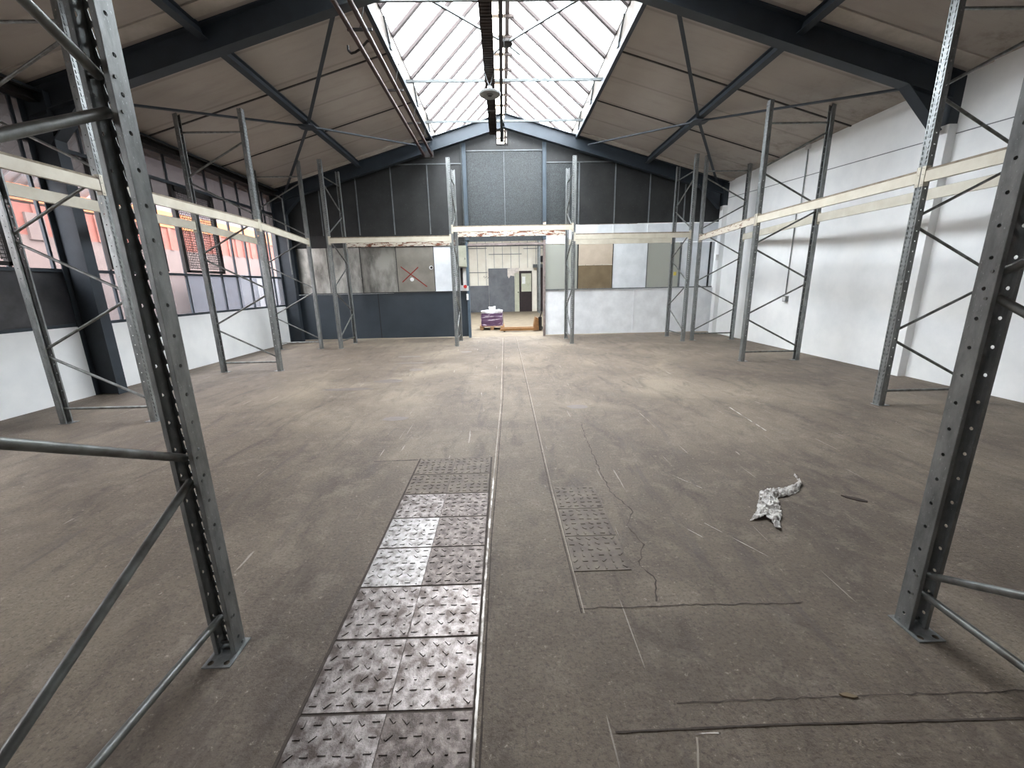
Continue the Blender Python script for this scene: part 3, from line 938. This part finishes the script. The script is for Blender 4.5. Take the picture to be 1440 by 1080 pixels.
# pallet with wrapped load
PX, PY = -0.40, 14.62
t = tag(empty('wooden_pallet', (PX, PY, 0)), 'wooden pallet on the far hall floor under the purple load', 'pallet')
for dx in (-0.36, 0, 0.36):
    for dy in (-0.36, 0, 0.36):
        MB().box(dx - 0.06, dx + 0.06, dy - 0.06, dy + 0.06, 0.02, 0.11).build('block', 'wood', t)
for k in range(5):
    MB().box(-0.43, 0.43, -0.42 + k * 0.185, -0.31 + k * 0.185, 0.112, 0.134).build('deck_board', 'wood', t)
for dx in (-0.36, 0, 0.36):
    MB().box(dx - 0.05, dx + 0.05, -0.42, 0.42, 0.0, 0.02).build('bottom_board', 'wood', t)
t = tag(empty('wrapped_load', (PX, PY, 0.136)), 'purple goods wrapped in white stretch film on the wooden pallet', 'load')
def blob(x0, x1, y0, y1, z0, z1, amp, seg=10, seed=0):
    m_ = MB()
    import itertools
    vs_ = {}
    def idx(p):
        k = tuple(round(c_, 4) for c_ in p)
        if k not in vs_:
            vs_[k] = len(vs_)
            q_ = Vector(p)
            n_ = noise.noise(q_ * 5 + Vector((seed, 0, 0)))
            cx_, cy_ = (x0 + x1) / 2, (y0 + y1) / 2
            d = Vector((p[0] - cx_, p[1] - cy_, 0))
            # rounded corners
            ux, uy = d.x / ((x1 - x0) / 2), d.y / ((y1 - y0) / 2)
            sh = 1 - 0.06 * (abs(ux) * abs(uy)) ** 3
            m_.v.append((cx_ + d.x * sh * (1 + amp * n_), cy_ + d.y * sh * (1 + amp * n_), p[2] + (amp * 0.4 * n_ if p[2] > z0 + 0.01 else 0)))
        return vs_[k]
    n = seg
    def grid(f):
        for i in range(n):
            for j in range(n):
                m_.f.append((idx(f(i / n, j / n)), idx(f((i + 1) / n, j / n)), idx(f((i + 1) / n, (j + 1) / n)), idx(f(i / n, (j + 1) / n))))
                m_.mi.append(0)
    X = lambda u: x0 + (x1 - x0) * u
    Y = lambda u: y0 + (y1 - y0) * u
    Z = lambda u: z0 + (z1 - z0) * u
    grid(lambda u, v_: (X(u), y0, Z(v_))); grid(lambda u, v_: (X(u), y1, Z(v_)))
    grid(lambda u, v_: (x0, Y(u), Z(v_))); grid(lambda u, v_: (x1, Y(u), Z(v_)))
    grid(lambda u, v_: (X(u), Y(v_), z0)); grid(lambda u, v_: (X(u), Y(v_), z1))
    return m_
blob(-0.38, 0.38, -0.38, 0.38, 0.0, 0.43, 0.07, 12, 3).build('goods', 'purple', t, True)
blob(-0.37, 0.37, -0.37, 0.37, 0.435, 0.50, 0.12, 10, 9).build('film_cover', 'film', t, True)
blob(-0.12, 0.12, -0.1, 0.1, 0.505, 0.63, 0.15, 8, 5).build('film_bundle', 'film', t, True)

# pallet truck
t = tag(empty('pallet_truck', (1.02, 13.75, 0)), 'worn yellow hand pallet truck with forks pointing left in the doorway', 'pallet truck')
for dy in (-0.18, 0.18):
    q = MB()
    q.prism([(-1.16, 0.05), (-1.12, 0.035), (0.0, 0.035), (0.0, 0.115), (-1.0, 0.115), (-1.12, 0.085)], 'y', dy - 0.075, dy + 0.075)
    q.build('fork', 'jack_yellow', t)
    MB().tube((-1.0, dy - 0.05, 0.035), (-1.0, dy + 0.05, 0.035), 0.035, 14).build('fork_roller', 'rubber', t)
q = MB()
q.prism([(-0.02, 0.04), (0.14, 0.04), (0.12, 0.42), (0.04, 0.46), (-0.02, 0.2)], 'y', -0.25, 0.25)
q.build('yoke', 'jack_yellow', t)
MB().tube((0.2, 0, 0.1), (0.2, 0, 0.45), 0.06, 16).build('pump', 'black_steel', t)
MB().tube((0.2, -0.09, 0.09), (0.2, 0.09, 0.09), 0.085, 18).build('steer_wheel', 'rubber', t)
q = MB()
q.tube((0.2, 0, 0.45), (0.42, 0, 1.1), 0.018, 10)
q.tube((0.42, -0.12, 1.12), (0.42, 0.12, 1.12), 0.016, 8)
q.tube((0.42, -0.12, 1.12), (0.46, -0.09, 1.24), 0.016, 8); q.tube((0.42, 0.12, 1.12), (0.46, 0.09, 1.24), 0.016, 8); q.tube((0.46, -0.09, 1.24), (0.46, 0.09, 1.24), 0.016, 8)
q.build('handle', 'black_steel', t)

# electrical boxes beside the doorway
t = tag(empty('switch_cabinet', (-1.14, YG - 0.16, 2.02)), 'pale grey electrical cabinet mounted left of the doorway', 'cabinet')
MB().box(-0.13, 0.13, -0.06, 0.1, 0, 0.58).build('case', 'box_cream', t)
MB().box(-0.115, 0.115, -0.068, -0.06, 0.015, 0.565).build('door', 'box_cream', t)
MB().box(0.085, 0.1, -0.08, -0.068, 0.2, 0.25).build('latch', 'black_steel', t)
q = MB()
q.tube((-0.02, 0, 0.58), (0.0, 0, 0.68), 0.012, 8); q.tube((0.0, 0, 0.68), (0.15, 0, 0.66), 0.012, 8)
q.build('cable', 'black_steel', t)
t = tag(empty('cable_duct', (-1.12, YG - 0.06, 1.4)), 'narrow white duct below the electrical cabinet', 'duct')
MB().box(-0.02, 0.1, -0.02, 0.03, 0.12, 0.6).build('duct', 'white_plastic', t)
MB().box(-0.09, -0.03, -0.02, 0.03, 0.12, 0.6).build('black_duct', 'black_steel', t)
t = tag(empty('emergency_stop', (-1.08, YG - 0.1, 1.42)), 'red emergency stop button on a white box by the doorway', 'button')
MB().box(-0.09, 0.09, -0.03, 0.05, -0.06, 0.08).build('box', 'white_plastic', t)
MB().tube((0.0, -0.03, 0.06), (0.0, -0.075, 0.06), 0.05, 18).build('button', 'red_plastic', t)
t = tag(MB().box(JL - 0.09, JL - 0.03, YG - 0.15, YG - 0.125, 1.1, 1.28).build('door_sensor', 'white_plastic'), 'small white sensor strip low on the left door jamb', 'sensor')

# conduit and socket on the right wall
t = tag(empty('wall_conduit', (XR, 9.1, 1.1)), 'grey vertical conduit ending in a socket box on the right wall', 'conduit')
q = MB()
q.tube((-0.02, 0, 0.08), (-0.02, 0, 1.75), 0.011, 8); q.tube((-0.02, 0, 1.75), (-0.02, -0.1, 1.9), 0.011, 8); q.tube((-0.02, -0.1, 1.9), (-0.02, -0.1, 2.95), 0.011, 8)
q.build('pipe', 'galv', t)
q = MB(); q.box(-0.06, 0, -0.09, 0.02, -0.07, 0.05); q.build('socket_box', 'galv_dark', t)
MB().box(-0.065, -0.06, -0.075, 0.005, -0.055, 0.035).build('socket_lid', 'white_plastic', t)
MB().box(-0.05, 0.0, -0.15, -0.05, 2.95, 3.03).build('junction_box', 'white_plastic', t)

# ------------------------------------------------------------------ pallet rack upright frames
FH = 4.4
UW, UD = 0.088, 0.066

def ring(mb, mp, a0, a1, b0, b1, hole):
    """rectangle a0..a1 x b0..b1 with an eight-point hole; mp maps (a,b) to 3D"""
    am, bm_ = (a0 + a1) / 2, (b0 + b1) / 2
    outer = [(a1, bm_), (a1, b1), (am, b1), (a0, b1), (a0, bm_), (a0, b0), (am, b0), (a1, b0)]
    v = [mp(*p) for p in outer] + [mp(*p) for p in hole]
    mb.add(v, [(i, (i + 1) % 8, 8 + (i + 1) % 8, 8 + i) for i in range(8)])

def circ(a, b, r):
    return [(a + r * math.cos(k * PI / 4), b + r * math.sin(k * PI / 4)) for k in range(8)]

def slot(a, b, hw, hh, sl):
    base = [(hw, 0), (hw, hh * .75), (0, hh), (-hw, hh * .75), (-hw, 0), (-hw, -hh * .75), (0, -hh), (hw, -hh * .75)]
    return [(a + x + sl * y, b + y) for x, y in base]

def upright_mesh():
    mb = MB()
    h = UW / 2
    web = lambda a, b: (a, 0.0, b)
    nrow = int(FH / 0.05)
    for i in range(nrow):
        z0, z1 = i * 0.05, (i + 1) * 0.05
        zm = (z0 + z1) / 2
        ring(mb, web, -h, -0.012, z0, z1, slot(-0.026, zm, 0.0055, 0.0185, -0.16))
        ring(mb, web, 0.012, h, z0, z1, slot(0.026, zm, 0.0055, 0.0185, 0.16))
        if i % 2 == 0:
            ring(mb, web, -0.012, 0.012, z0, z1, circ(0, zm, 0.0045))
        else:
            mb.add([web(-0.012, z0), web(0.012, z0), web(0.012, z1), web(-0.012, z1)], [(0, 1, 2, 3)])
    for s in (-1, 1):
        fl_ = lambda a, b: (s * h, a, b)
        z = 0.0
        p = 0.107
        while z < FH - 1e-3:
            z1 = min(z + p, FH)
            ring(mb, fl_, 0.0, UD, z, z1, circ(0.034, min(z + 0.0635, z1 - 0.009), 0.0072))
            z = z1
        # stiffening lip turned inwards
        mb.add([(s * h, UD, 0), (s * (h - 0.016), UD, 0), (s * (h - 0.016), UD, FH), (s * h, UD, FH)], [(0, 1, 2, 3)])
        mb.add([(s * (h - 0.016), UD, 0), (s * (h - 0.016), UD - 0.012, 0), (s * (h - 0.016), UD - 0.012, FH), (s * (h - 0.016), UD, FH)], [(0, 1, 2, 3)])
    return mb

def plate_mesh():
    mb = MB()
    zt = 0.005
    top = lambda a, b: (a, b, zt)
    x0, x1, y0, y1 = -0.058, 0.058, -0.018, 0.128
    ym = 0.088
    mb.add([top(x0, y0), top(x1, y0), top(x1, ym), top(x0, ym)], [(0, 1, 2, 3)])
    ring(mb, top, x0, 0, ym, y1, circ(-0.033, 0.107, 0.012))
    ring(mb, top, 0, x1, ym, y1, circ(0.033, 0.107, 0.012))
    for a, b in (((x0, y0), (x1, y0)), ((x1, y0), (x1, y1)), ((x1, y1), (x0, y1)), ((x0, y1), (x0, y0))):
        mb.add([(a[0], a[1], 0), (b[0], b[1], 0), (b[0], b[1], zt), (a[0], a[1], zt)], [(0, 1, 2, 3)])
    # little upturned tabs with bolts
    mb.box(-h_ - 0.004, -h_ - 0.001, 0.01, 0.04, 0.005, 0.04) if False else None
    mb.tube((-0.05, 0.02, 0.022), (0.05, 0.02, 0.022), 0.006, 8)
    return mb

def frame(x, y, rz, depth, start_front, label, group, th=True):
    t = tag(empty('rack_upright_frame', (x, y, 0), rz), label, 'rack frame', group)
    for k in (0, 1):
        if frame.um is None:
            u = upright_mesh().build('upright', 'galv', t)
            frame.um = u.data
            p = plate_mesh().build('foot_plate', 'galv', u)
            frame.pm = p.data
        else:
            u = bpy.data.objects.new('upright', frame.um); COL.objects.link(u); u.parent = t
            p = bpy.data.objects.new('foot_plate', frame.pm); COL.objects.link(p); p.parent = u
        if th:
            md = u.modifiers.new('thickness', 'SOLIDIFY'); md.thickness = 0.002; md.offset = 0
        if k == 1:
            u.location = (0, depth, 0)
            u.rotation_euler = (0, 0, PI)
    v0, v1 = 0.048, depth - 0.048
    def brace(za, zb, name='brace'):
        q = MB()
        q.tube((0, v0, za), (0, v1, zb), 0.0152, 14)
        for vv, zz in ((v0, za), (v1, zb)):
            q.tube((-UW / 2 - 0.004, vv, zz), (UW / 2 + 0.004, vv, zz), 0.0055, 8)
        q.build(name, 'galv_dark', t, True)
    brace(0.175, 0.175)
    lo = start_front
    for k in range(6):
        z0 = 0.265 + 0.625 * k
        z1 = z0 + 0.53
        brace(z0, z1) if lo else brace(z1, z0)
        lo = not lo
    brace(4.06, 4.06)
    return t
frame.um = None
h_ = UW / 2
G1 = 'tall galvanised pallet rack frames'
DP = 1.12
# left row (depth runs towards the left wall): rz +90 turns local +Y to -X
for x, y, lab in ((-4.16, 1.80, 'galvanised rack frame at the near end of the left row beside the viewer'),
                  (-4.16, 4.76, 'galvanised rack frame in the left row in front of the big portal column'),
                  (-4.22, 7.70, 'galvanised rack frame in the left row, second from its far end'),
                  (-4.66, 10.55, 'galvanised rack frame closing the far end of the left row')):
    frame(x, y, PI / 2, DP, True, lab, G1)
for x, y, st, lab in ((4.52, 1.75, False, 'galvanised rack frame at the near end of the right row beside the viewer'),
                  (4.50, 4.68, False, 'galvanised rack frame in the right row in front of the white pilaster'),
                  (4.50, 7.62, False, 'galvanised rack frame in the right row by the wall conduit'),
                  (4.90, 10.62, True, 'galvanised rack frame closing the far end of the right row')):
    frame(x, y, -PI / 2, DP, st, lab, G1)
for x, lab in ((-4.17, 'galvanised rack frame before the slate dado, left end of the back row'),
               (-1.21, 'galvanised rack frame just left of the doorway in the back row'),
               (1.75, 'galvanised rack frame just right of the doorway in the back row'),
               (4.63, 'galvanised rack frame at the right end of the back row')):
    frame(x, 10.45, 0, DP, True, lab, G1)
frame(-1.21, 1.505, PI, DP, False, 'large galvanised rack frame standing closest to the camera on the left', G1)
frame(1.778, 1.51, PI, DP, True, 'large galvanised rack frame standing closest to the camera on the right', G1)
frame(1.93, 22.0, PI / 2 * 0, 0.9, True, 'distant rack frame standing in the far hall beyond the doorway', G1)

# ------------------------------------------------------------------ beams
def beam(a, b, ztop, label, face='beam_cream', side=1, hgt=0.13, ends=(1, 1)):
    """beam from a to b (x,y of the upright web centres); side: +1/-1 which way the face looks across"""
    a, b = Vector((a[0], a[1], 0)), Vector((b[0], b[1], 0))
    L = (b - a).length
    ang = math.atan2((b - a).y, (b - a).x)
    t = tag(empty('rack_beam', (a.x, a.y, ztop), ang), label, 'rack beam', 'cream steel pallet rack beams')
    g = UW / 2 + 0.003
    y0 = 0.0
    q = MB()
    # stepped box section: tall back, lower front nose
    q.prism([(side * 0.002, -hgt), (side * 0.002, -0.022), (-side * 0.012, -0.022), (-side * 0.012, 0), (-side * 0.045, 0), (-side * 0.045, -hgt)], 'x', g, L - g)
    q.build('box_section', face, t)
    MB().bar((g, -side * 0.005, -0.019), (L - g, -side * 0.005, -0.019), 0.012, 0.008).build('ledge', 'beam_edge_dark', t)
    MB().box(g, L - g, -side * 0.0095, -side * 0.0118, -0.016, 0.0).build('upper_lip', 'beam_edge_dark', t)
    MB().bar((g, -side * 0.028, 0.0015), (L - g, -side * 0.028, 0.0015), 0.03, 0.003).build('top_strip', 'beam_edge_dark', t)
    for e_, xx, s in ((ends[0], 0, 1), (ends[1], L, -1)):
        if not e_: continue
        c_ = MB()
        c_.box(xx + s * 0.006, xx + s * (g + 0.002), side * 0.0025, side * 0.006, -0.17, 0.03)
        c_.box(xx + s * (g - 0.0015), xx + s * (g + 0.002), side * 0.006, -side * 0.05, -0.17, 0.03)
        for zz in (-0.15, -0.05, 0.01):
            c_.tube((xx + s * 0.026, side * 0.005, zz), (xx + s * 0.026, side * 0.011, zz), 0.006, 8)
        c_.build('end_connector', face, t)
    return t
# side: with direction along +Y, local +y is world -X
Lx = (-4.16, -4.16, -4.22, -4.66); Ly = (1.80, 4.76, 7.70, 10.55)
zz_ = 2.665
nm = ('nearest', 'middle', 'farthest')
for i in range(3):
    beam((Lx[i], Ly[i]), (Lx[i + 1], Ly[i + 1]), zz_, 'cream beam on the aisle side of the left row, %s bay' % nm[i], side=-1)
    beam((Lx[i] - DP, Ly[i]), (Lx[i + 1] - DP, Ly[i + 1]), zz_, 'cream beam on the window side of the left row, %s bay' % nm[i], side=1)
Rx = (4.52, 4.50, 4.50, 4.90); Ry = (1.75, 4.68, 7.62, 10.62)
zr = (2.58, 2.6, 2.63)
for i in range(3):
    beam((Rx[i], Ry[i]), (Rx[i + 1], Ry[i + 1]), 2.61, ('rust-flaked beam on the aisle side of the right row, farthest bay' if i == 2 else 'cream beam on the aisle side of the right row, %s bay' % nm[i]), side=1, face='beam_rusty2' if i == 2 else 'beam_cream')
    beam((Rx[i] + DP, Ry[i]), (Rx[i + 1] + DP, Ry[i + 1]), 2.61, 'cream beam on the wall side of the right row, %s bay' % nm[i], side=-1)
Mx = (-4.17, -1.21, 1.75, 4.63)
Mz = (2.69, 2.90, 2.68)
ml = ('left of the doorway', 'over the doorway', 'right of the doorway')
for i in range(3):
    beam((Mx[i], 10.45), (Mx[i + 1], 10.45), Mz[i], 'cream front beam of the back row, %s' % ml[i], side=-1)
    beam((Mx[i], 10.45 + DP), (Mx[i + 1], 10.45 + DP), Mz[i] if i != 2 else 2.66, '%s rear beam of the back row, %s' % ('rusty' if i < 2 else 'cream', ml[i]), side=1, face='beam_rusty' if i < 2 else 'beam_cream')

# ------------------------------------------------------------------ floor plates, grooves, cracks
def plate(kind):
    mb = MB()
    s = 0.1545
    mb.box(-s, s, -s, s, 0.0, 0.004)
    rnd = random.Random(kind)
    n = 6
    for i in range(n):
        for j in range(n):
            cx = -s + (i + 0.5) * 2 * s / n + rnd.uniform(-0.004, 0.004)
            cy = -s + (j + 0.5) * 2 * s / n + rnd.uniform(-0.004, 0.004)
            a = rnd.choice((0, PI / 2, PI / 2, PI / 4, -PI / 4, 0))
            dx, dy = math.cos(a) * 0.014, math.sin(a) * 0.014
            mb.bar((cx - dx, cy - dy, 0.0055), (cx + dx, cy + dy, 0.0055), 0.010, 0.004)
    return mb
pm = {}
def put_plate(x, y, m, k):
    key = (k, m)
    if key not in pm:
        o = plate(k).build('floor_plate', m, fl)
        pm[key] = o
    else:
        o = pm[key].copy(); COL.objects.link(o)
    o.location = (x, y, 0)
lmats = {0: 'plate_worn', 1: 'plate_worn', 2: 'plate_worn', 3: 'plate_worn', 4: 'plate_clean', 5: 'plate_clean', 6: 'plate_worn', 7: 'plate_dusty', 8: 'plate_dusty'}
rmats = {0: 'plate_dull', 1: 'plate_dull', 2: 'plate_worn', 3: 'plate_worn', 4: 'plate_dull', 5: 'plate_dull', 6: 'plate_dull', 7: 'plate_dusty', 8: 'plate_dusty'}
for r in range(9):
    y = 0.69 + 0.3205 * r
    put_plate(-0.612, y, lmats[r], r % 3)
    put_plate(-0.300, y, rmats[r], (r + 1) % 3)
for r in range(3):
    put_plate(0.50, 2.04 + 0.315 * r, 'plate_dusty', r % 3)
# joint dirt around the plates
q = MB()
q.box(-0.772, -0.768, 0.5, 3.42, 0.0, 0.0045)
q.build('plate_edge', 'crack', fl)
MB().box(-0.782, -0.13, 0.5, 3.42, 0.0005, 0.0012).build('plate_bed', 'crack', fl)
def ribbon(pts, wdt, name, m, jit=0.3, z=0.0014, seed=1):
    rnd = random.Random(seed)
    P = [Vector((p[0], p[1], 0)) for p in pts]
    dense = []
    for a, b in zip(P[:-1], P[1:]):
        n = max(1, int((b - a).length / 0.03))
        for i in range(n):
            dense.append(a.lerp(b, i / n))
    dense.append(P[-1])
    v = []
    for i, p in enumerate(dense):
        d = (dense[min(i + 1, len(dense) - 1)] - dense[max(i - 1, 0)]).normalized()
        s = Vector((-d.y, d.x, 0))
        o = rnd.uniform(-1, 1) * wdt * jit * (2 if name == 'crack' and jit > 0.5 else 0.35)
        hw = wdt / 2 * rnd.uniform(1 - jit, 1 + jit)
        v += [p + s * (o + hw) + Vector((0, 0, z)), p + s * (o - hw) + Vector((0, 0, z))]
    f = [(2 * i, 2 * i + 1, 2 * i + 3, 2 * i + 2) for i in range(len(dense) - 1)]
    return MB().add(v, f).build(name, m, fl)
ribbon([(-0.135, 0.6), (-0.125, 2.2), (-0.11, 3.0)], 0.010, 'rail_edge', 'rail_white', 0.25, 0.003, 1)
ribbon([(-0.11, 3.0), (-0.06, 5.2), (-0.03, 12.0)], 0.009, 'rail_edge', 'rail_dull', 0.2, 0.002, 2)
ribbon([(-0.112, 0.6), (-0.105, 2.2), (-0.08, 3.2), (-0.03, 5.6), (0.0, 12.0)], 0.007, 'groove', 'crack', 0.3, 0.0014, 3)
ribbon([(-0.148, 0.6), (-0.14, 2.4)], 0.006, 'groove', 'crack', 0.3, 0.0016, 4)
ribbon([(0.332, 1.6), (0.318, 2.8), (0.335, 6.0), (0.35, 12.0)], 0.006, 'groove', 'crack', 0.2, 0.0016, 5)
ribbon([(0.345, 1.6), (0.333, 2.8), (0.35, 6.0), (0.365, 12.0)], 0.005, 'rail_edge', 'rail_dull', 0.2, 0.0016, 6)
ribbon([(0.84, 4.3), (0.8, 3.95), (0.77, 3.25), (0.76, 2.75), (0.84, 2.45), (0.76, 2.3), (0.79, 2.1), (0.71, 1.92), (0.76, 1.8), (0.70, 1.66)], 0.006, 'crack', 'crack', 0.7, 0.0014, 7)
ribbon([(0.33, 1.63), (0.8, 1.63), (1.4, 1.62)], 0.005, 'crack', 'crack', 0.6, 0.0014, 8)
# repaired trench in the foreground right
MB().box(0.36, 2.6, 1.075, 1.165, 0.0, 0.0015).build('trench_repair', 'floor', fl)
ribbon([(0.35, 1.075), (0.9, 1.08), (1.78, 1.07), (2.6, 1.07)], 0.006, 'crack', 'crack', 0.4, 0.003, 9)
ribbon([(0.6, 1.165), (1.1, 1.168), (1.9, 1.165), (2.6, 1.165)], 0.004, 'crack', 'crack', 0.55, 0.003, 10)
ribbon([(0.62, 1.05), (0.56, 0.9), (0.52, 0.7)], 0.006, 'chipped_edge', 'rail_dull', 0.8, 0.002, 11)
ribbon([(0.62, 1.06), (0.70, 1.062)], 0.006, 'chipped_edge', 'rail_white', 0.8, 0.002, 12)
ribbon([(-1.18, 3.39), (-0.79, 3.40)], 0.012, 'crack', 'crack', 0.5, 0.0014, 13)
ribbon([(2.73, 4.74), (2.66, 3.9)], 0.012, 'scratch', 'rail_white', 0.2, 0.0014, 14)
ribbon([(1.25, 2.3), (1.45, 1.95)], 0.004, 'scratch', 'rail_white', 0.4, 0.0014, 15)
ribbon([(1.05, 2.35), (1.2, 2.1)], 0.004, 'scratch', 'rail_white', 0.4, 0.0014, 16)
ribbon([(1.3, 3.0), (1.45, 2.75)], 0.004, 'scratch', 'rail_white', 0.4, 0.0014, 17)
# dark oil stains
def stain(x, y, rx_, ry_, seed, m='leaf', z=0.0012):
    rnd = random.Random(seed)
    pts = []
    for i in range(22):
        t_ = 2 * PI * i / 22
        k = 1 + 0.25 * noise.noise(Vector((math.cos(t_) * 1.5 + seed, math.sin(t_) * 1.5, 0)))
        pts.append((x + rx_ * k * math.cos(t_), y + ry_ * k * math.sin(t_), z))
    MB().add(pts, [tuple(range(22))]).build('oil_stain', m, fl)
M['stain'] = paint('oil_stain_film', (96, 88, 84), (110, 101, 95), 0.5, scale=12, world=True)
for i, (x, y, a, b) in enumerate(((-1.9, 6.6, 0.26, 0.12), (-1.65, 7.5, 0.14, 0.12), (-2.4, 6.1, 0.35, 0.08), (-2.1, 9.0, 0.3, 0.1), (-1.3, 4.6, 0.14, 0.08), (-1.9, 8.2, 0.3, 0.08), (-0.9, 9.5, 0.14, 0.1), (0.9, 4.9, 0.12, 0.09))):
    stain(x, y, a, b, i, 'stain')

# dark scrap on the floor right of the plastic
q = MB()
pts = [(-0.06, 0.05), (-0.02, 0.035), (0.03, 0.0), (0.06, -0.035), (0.045, -0.05), (0.0, -0.03), (-0.045, 0.015)]
q.prism(pts, 'z', 0.0, 0.006)
tag(q.build('floor_scrap', 'leaf', loc=(2.425, 2.535, 0)), 'small dark oval scrap on the floor right of the white plastic', 'scrap')
q = MB()
q.prism([(-0.03, 0.006), (0.0, 0.009), (0.03, -0.008), (0.01, -0.012), (-0.025, -0.002)], 'z', 0.0, 0.006)
tag(q.build('wood_splinter', 'panel_brown', loc=(1.24, 1.17, 0.0015)), 'small wood splinter beside the repaired floor trench', 'splinter')

# crumpled plastic film
def rag():
    poly_l = [(2.265, 2.91), (2.215, 2.80), (2.13, 2.735), (2.0, 2.70), (1.83, 2.665), (1.76, 2.56), (1.66, 2.42), (1.555, 2.31)]
    poly_r = [(2.25, 2.90), (2.205, 2.76), (2.12, 2.66), (2.0, 2.60), (1.90, 2.57), (1.84, 2.46), (1.765, 2.33), (1.665, 2.19)]
    mb = MB()
    nL = 90
    nW = 26
    def interp(P, t):
        k = t * (len(P) - 1)
        i = min(int(k), len(P) - 2)
        return Vector((*P[i], 0)).lerp(Vector((*P[i + 1], 0)), k - i)
    idx = {}
    for i in range(nL + 1):
        t = i / nL
        a, b = interp(poly_l, t), interp(poly_r, t)
        for j in range(nW + 1):
            u = j / nW
            p = a.lerp(b, u)
            # the lower end forks
            if t > 0.7:
                k = (t - 0.7) / 0.3
                p += Vector((0.055, 0.085, 0)) * k * (1 - abs(2 * u - 1)) ** 1.3
            n1 = noise.noise(Vector((p.x * 9, p.y * 9, 1.0)))
            n2 = noise.noise(Vector((p.x * 24, p.y * 24, 4.0)))
            n3 = abs(noise.noise(Vector((p.x * 40, p.y * 40, 9.0))))
            edge = math.sin(PI * max(0.0, min(1.0, u)))
            z = 0.004 + edge * 0.014 + 0.014 * n1 * edge + 0.016 * n2 + 0.022 * n3
            q_ = p + Vector((0.008 * n2, 0.008 * n1, max(0.003, z)))
            idx[(i, j)] = len(mb.v)
            mb.v.append(tuple(q_ - Vector((1.9, 2.55, 0))))
    for i in range(nL):
        for j in range(nW):
            mb.f.append((idx[(i, j)], idx[(i + 1, j)], idx[(i + 1, j + 1)], idx[(i, j + 1)]))
            mb.mi.append(0)
    o = mb.build('crumpled_plastic', 'rag', loc=(1.9, 2.55, 0))
    md = o.modifiers.new('thickness', 'SOLIDIFY'); md.thickness = 0.0015
    tag(o, 'crumpled strip of white plastic film lying on the concrete floor', 'plastic')
rag()
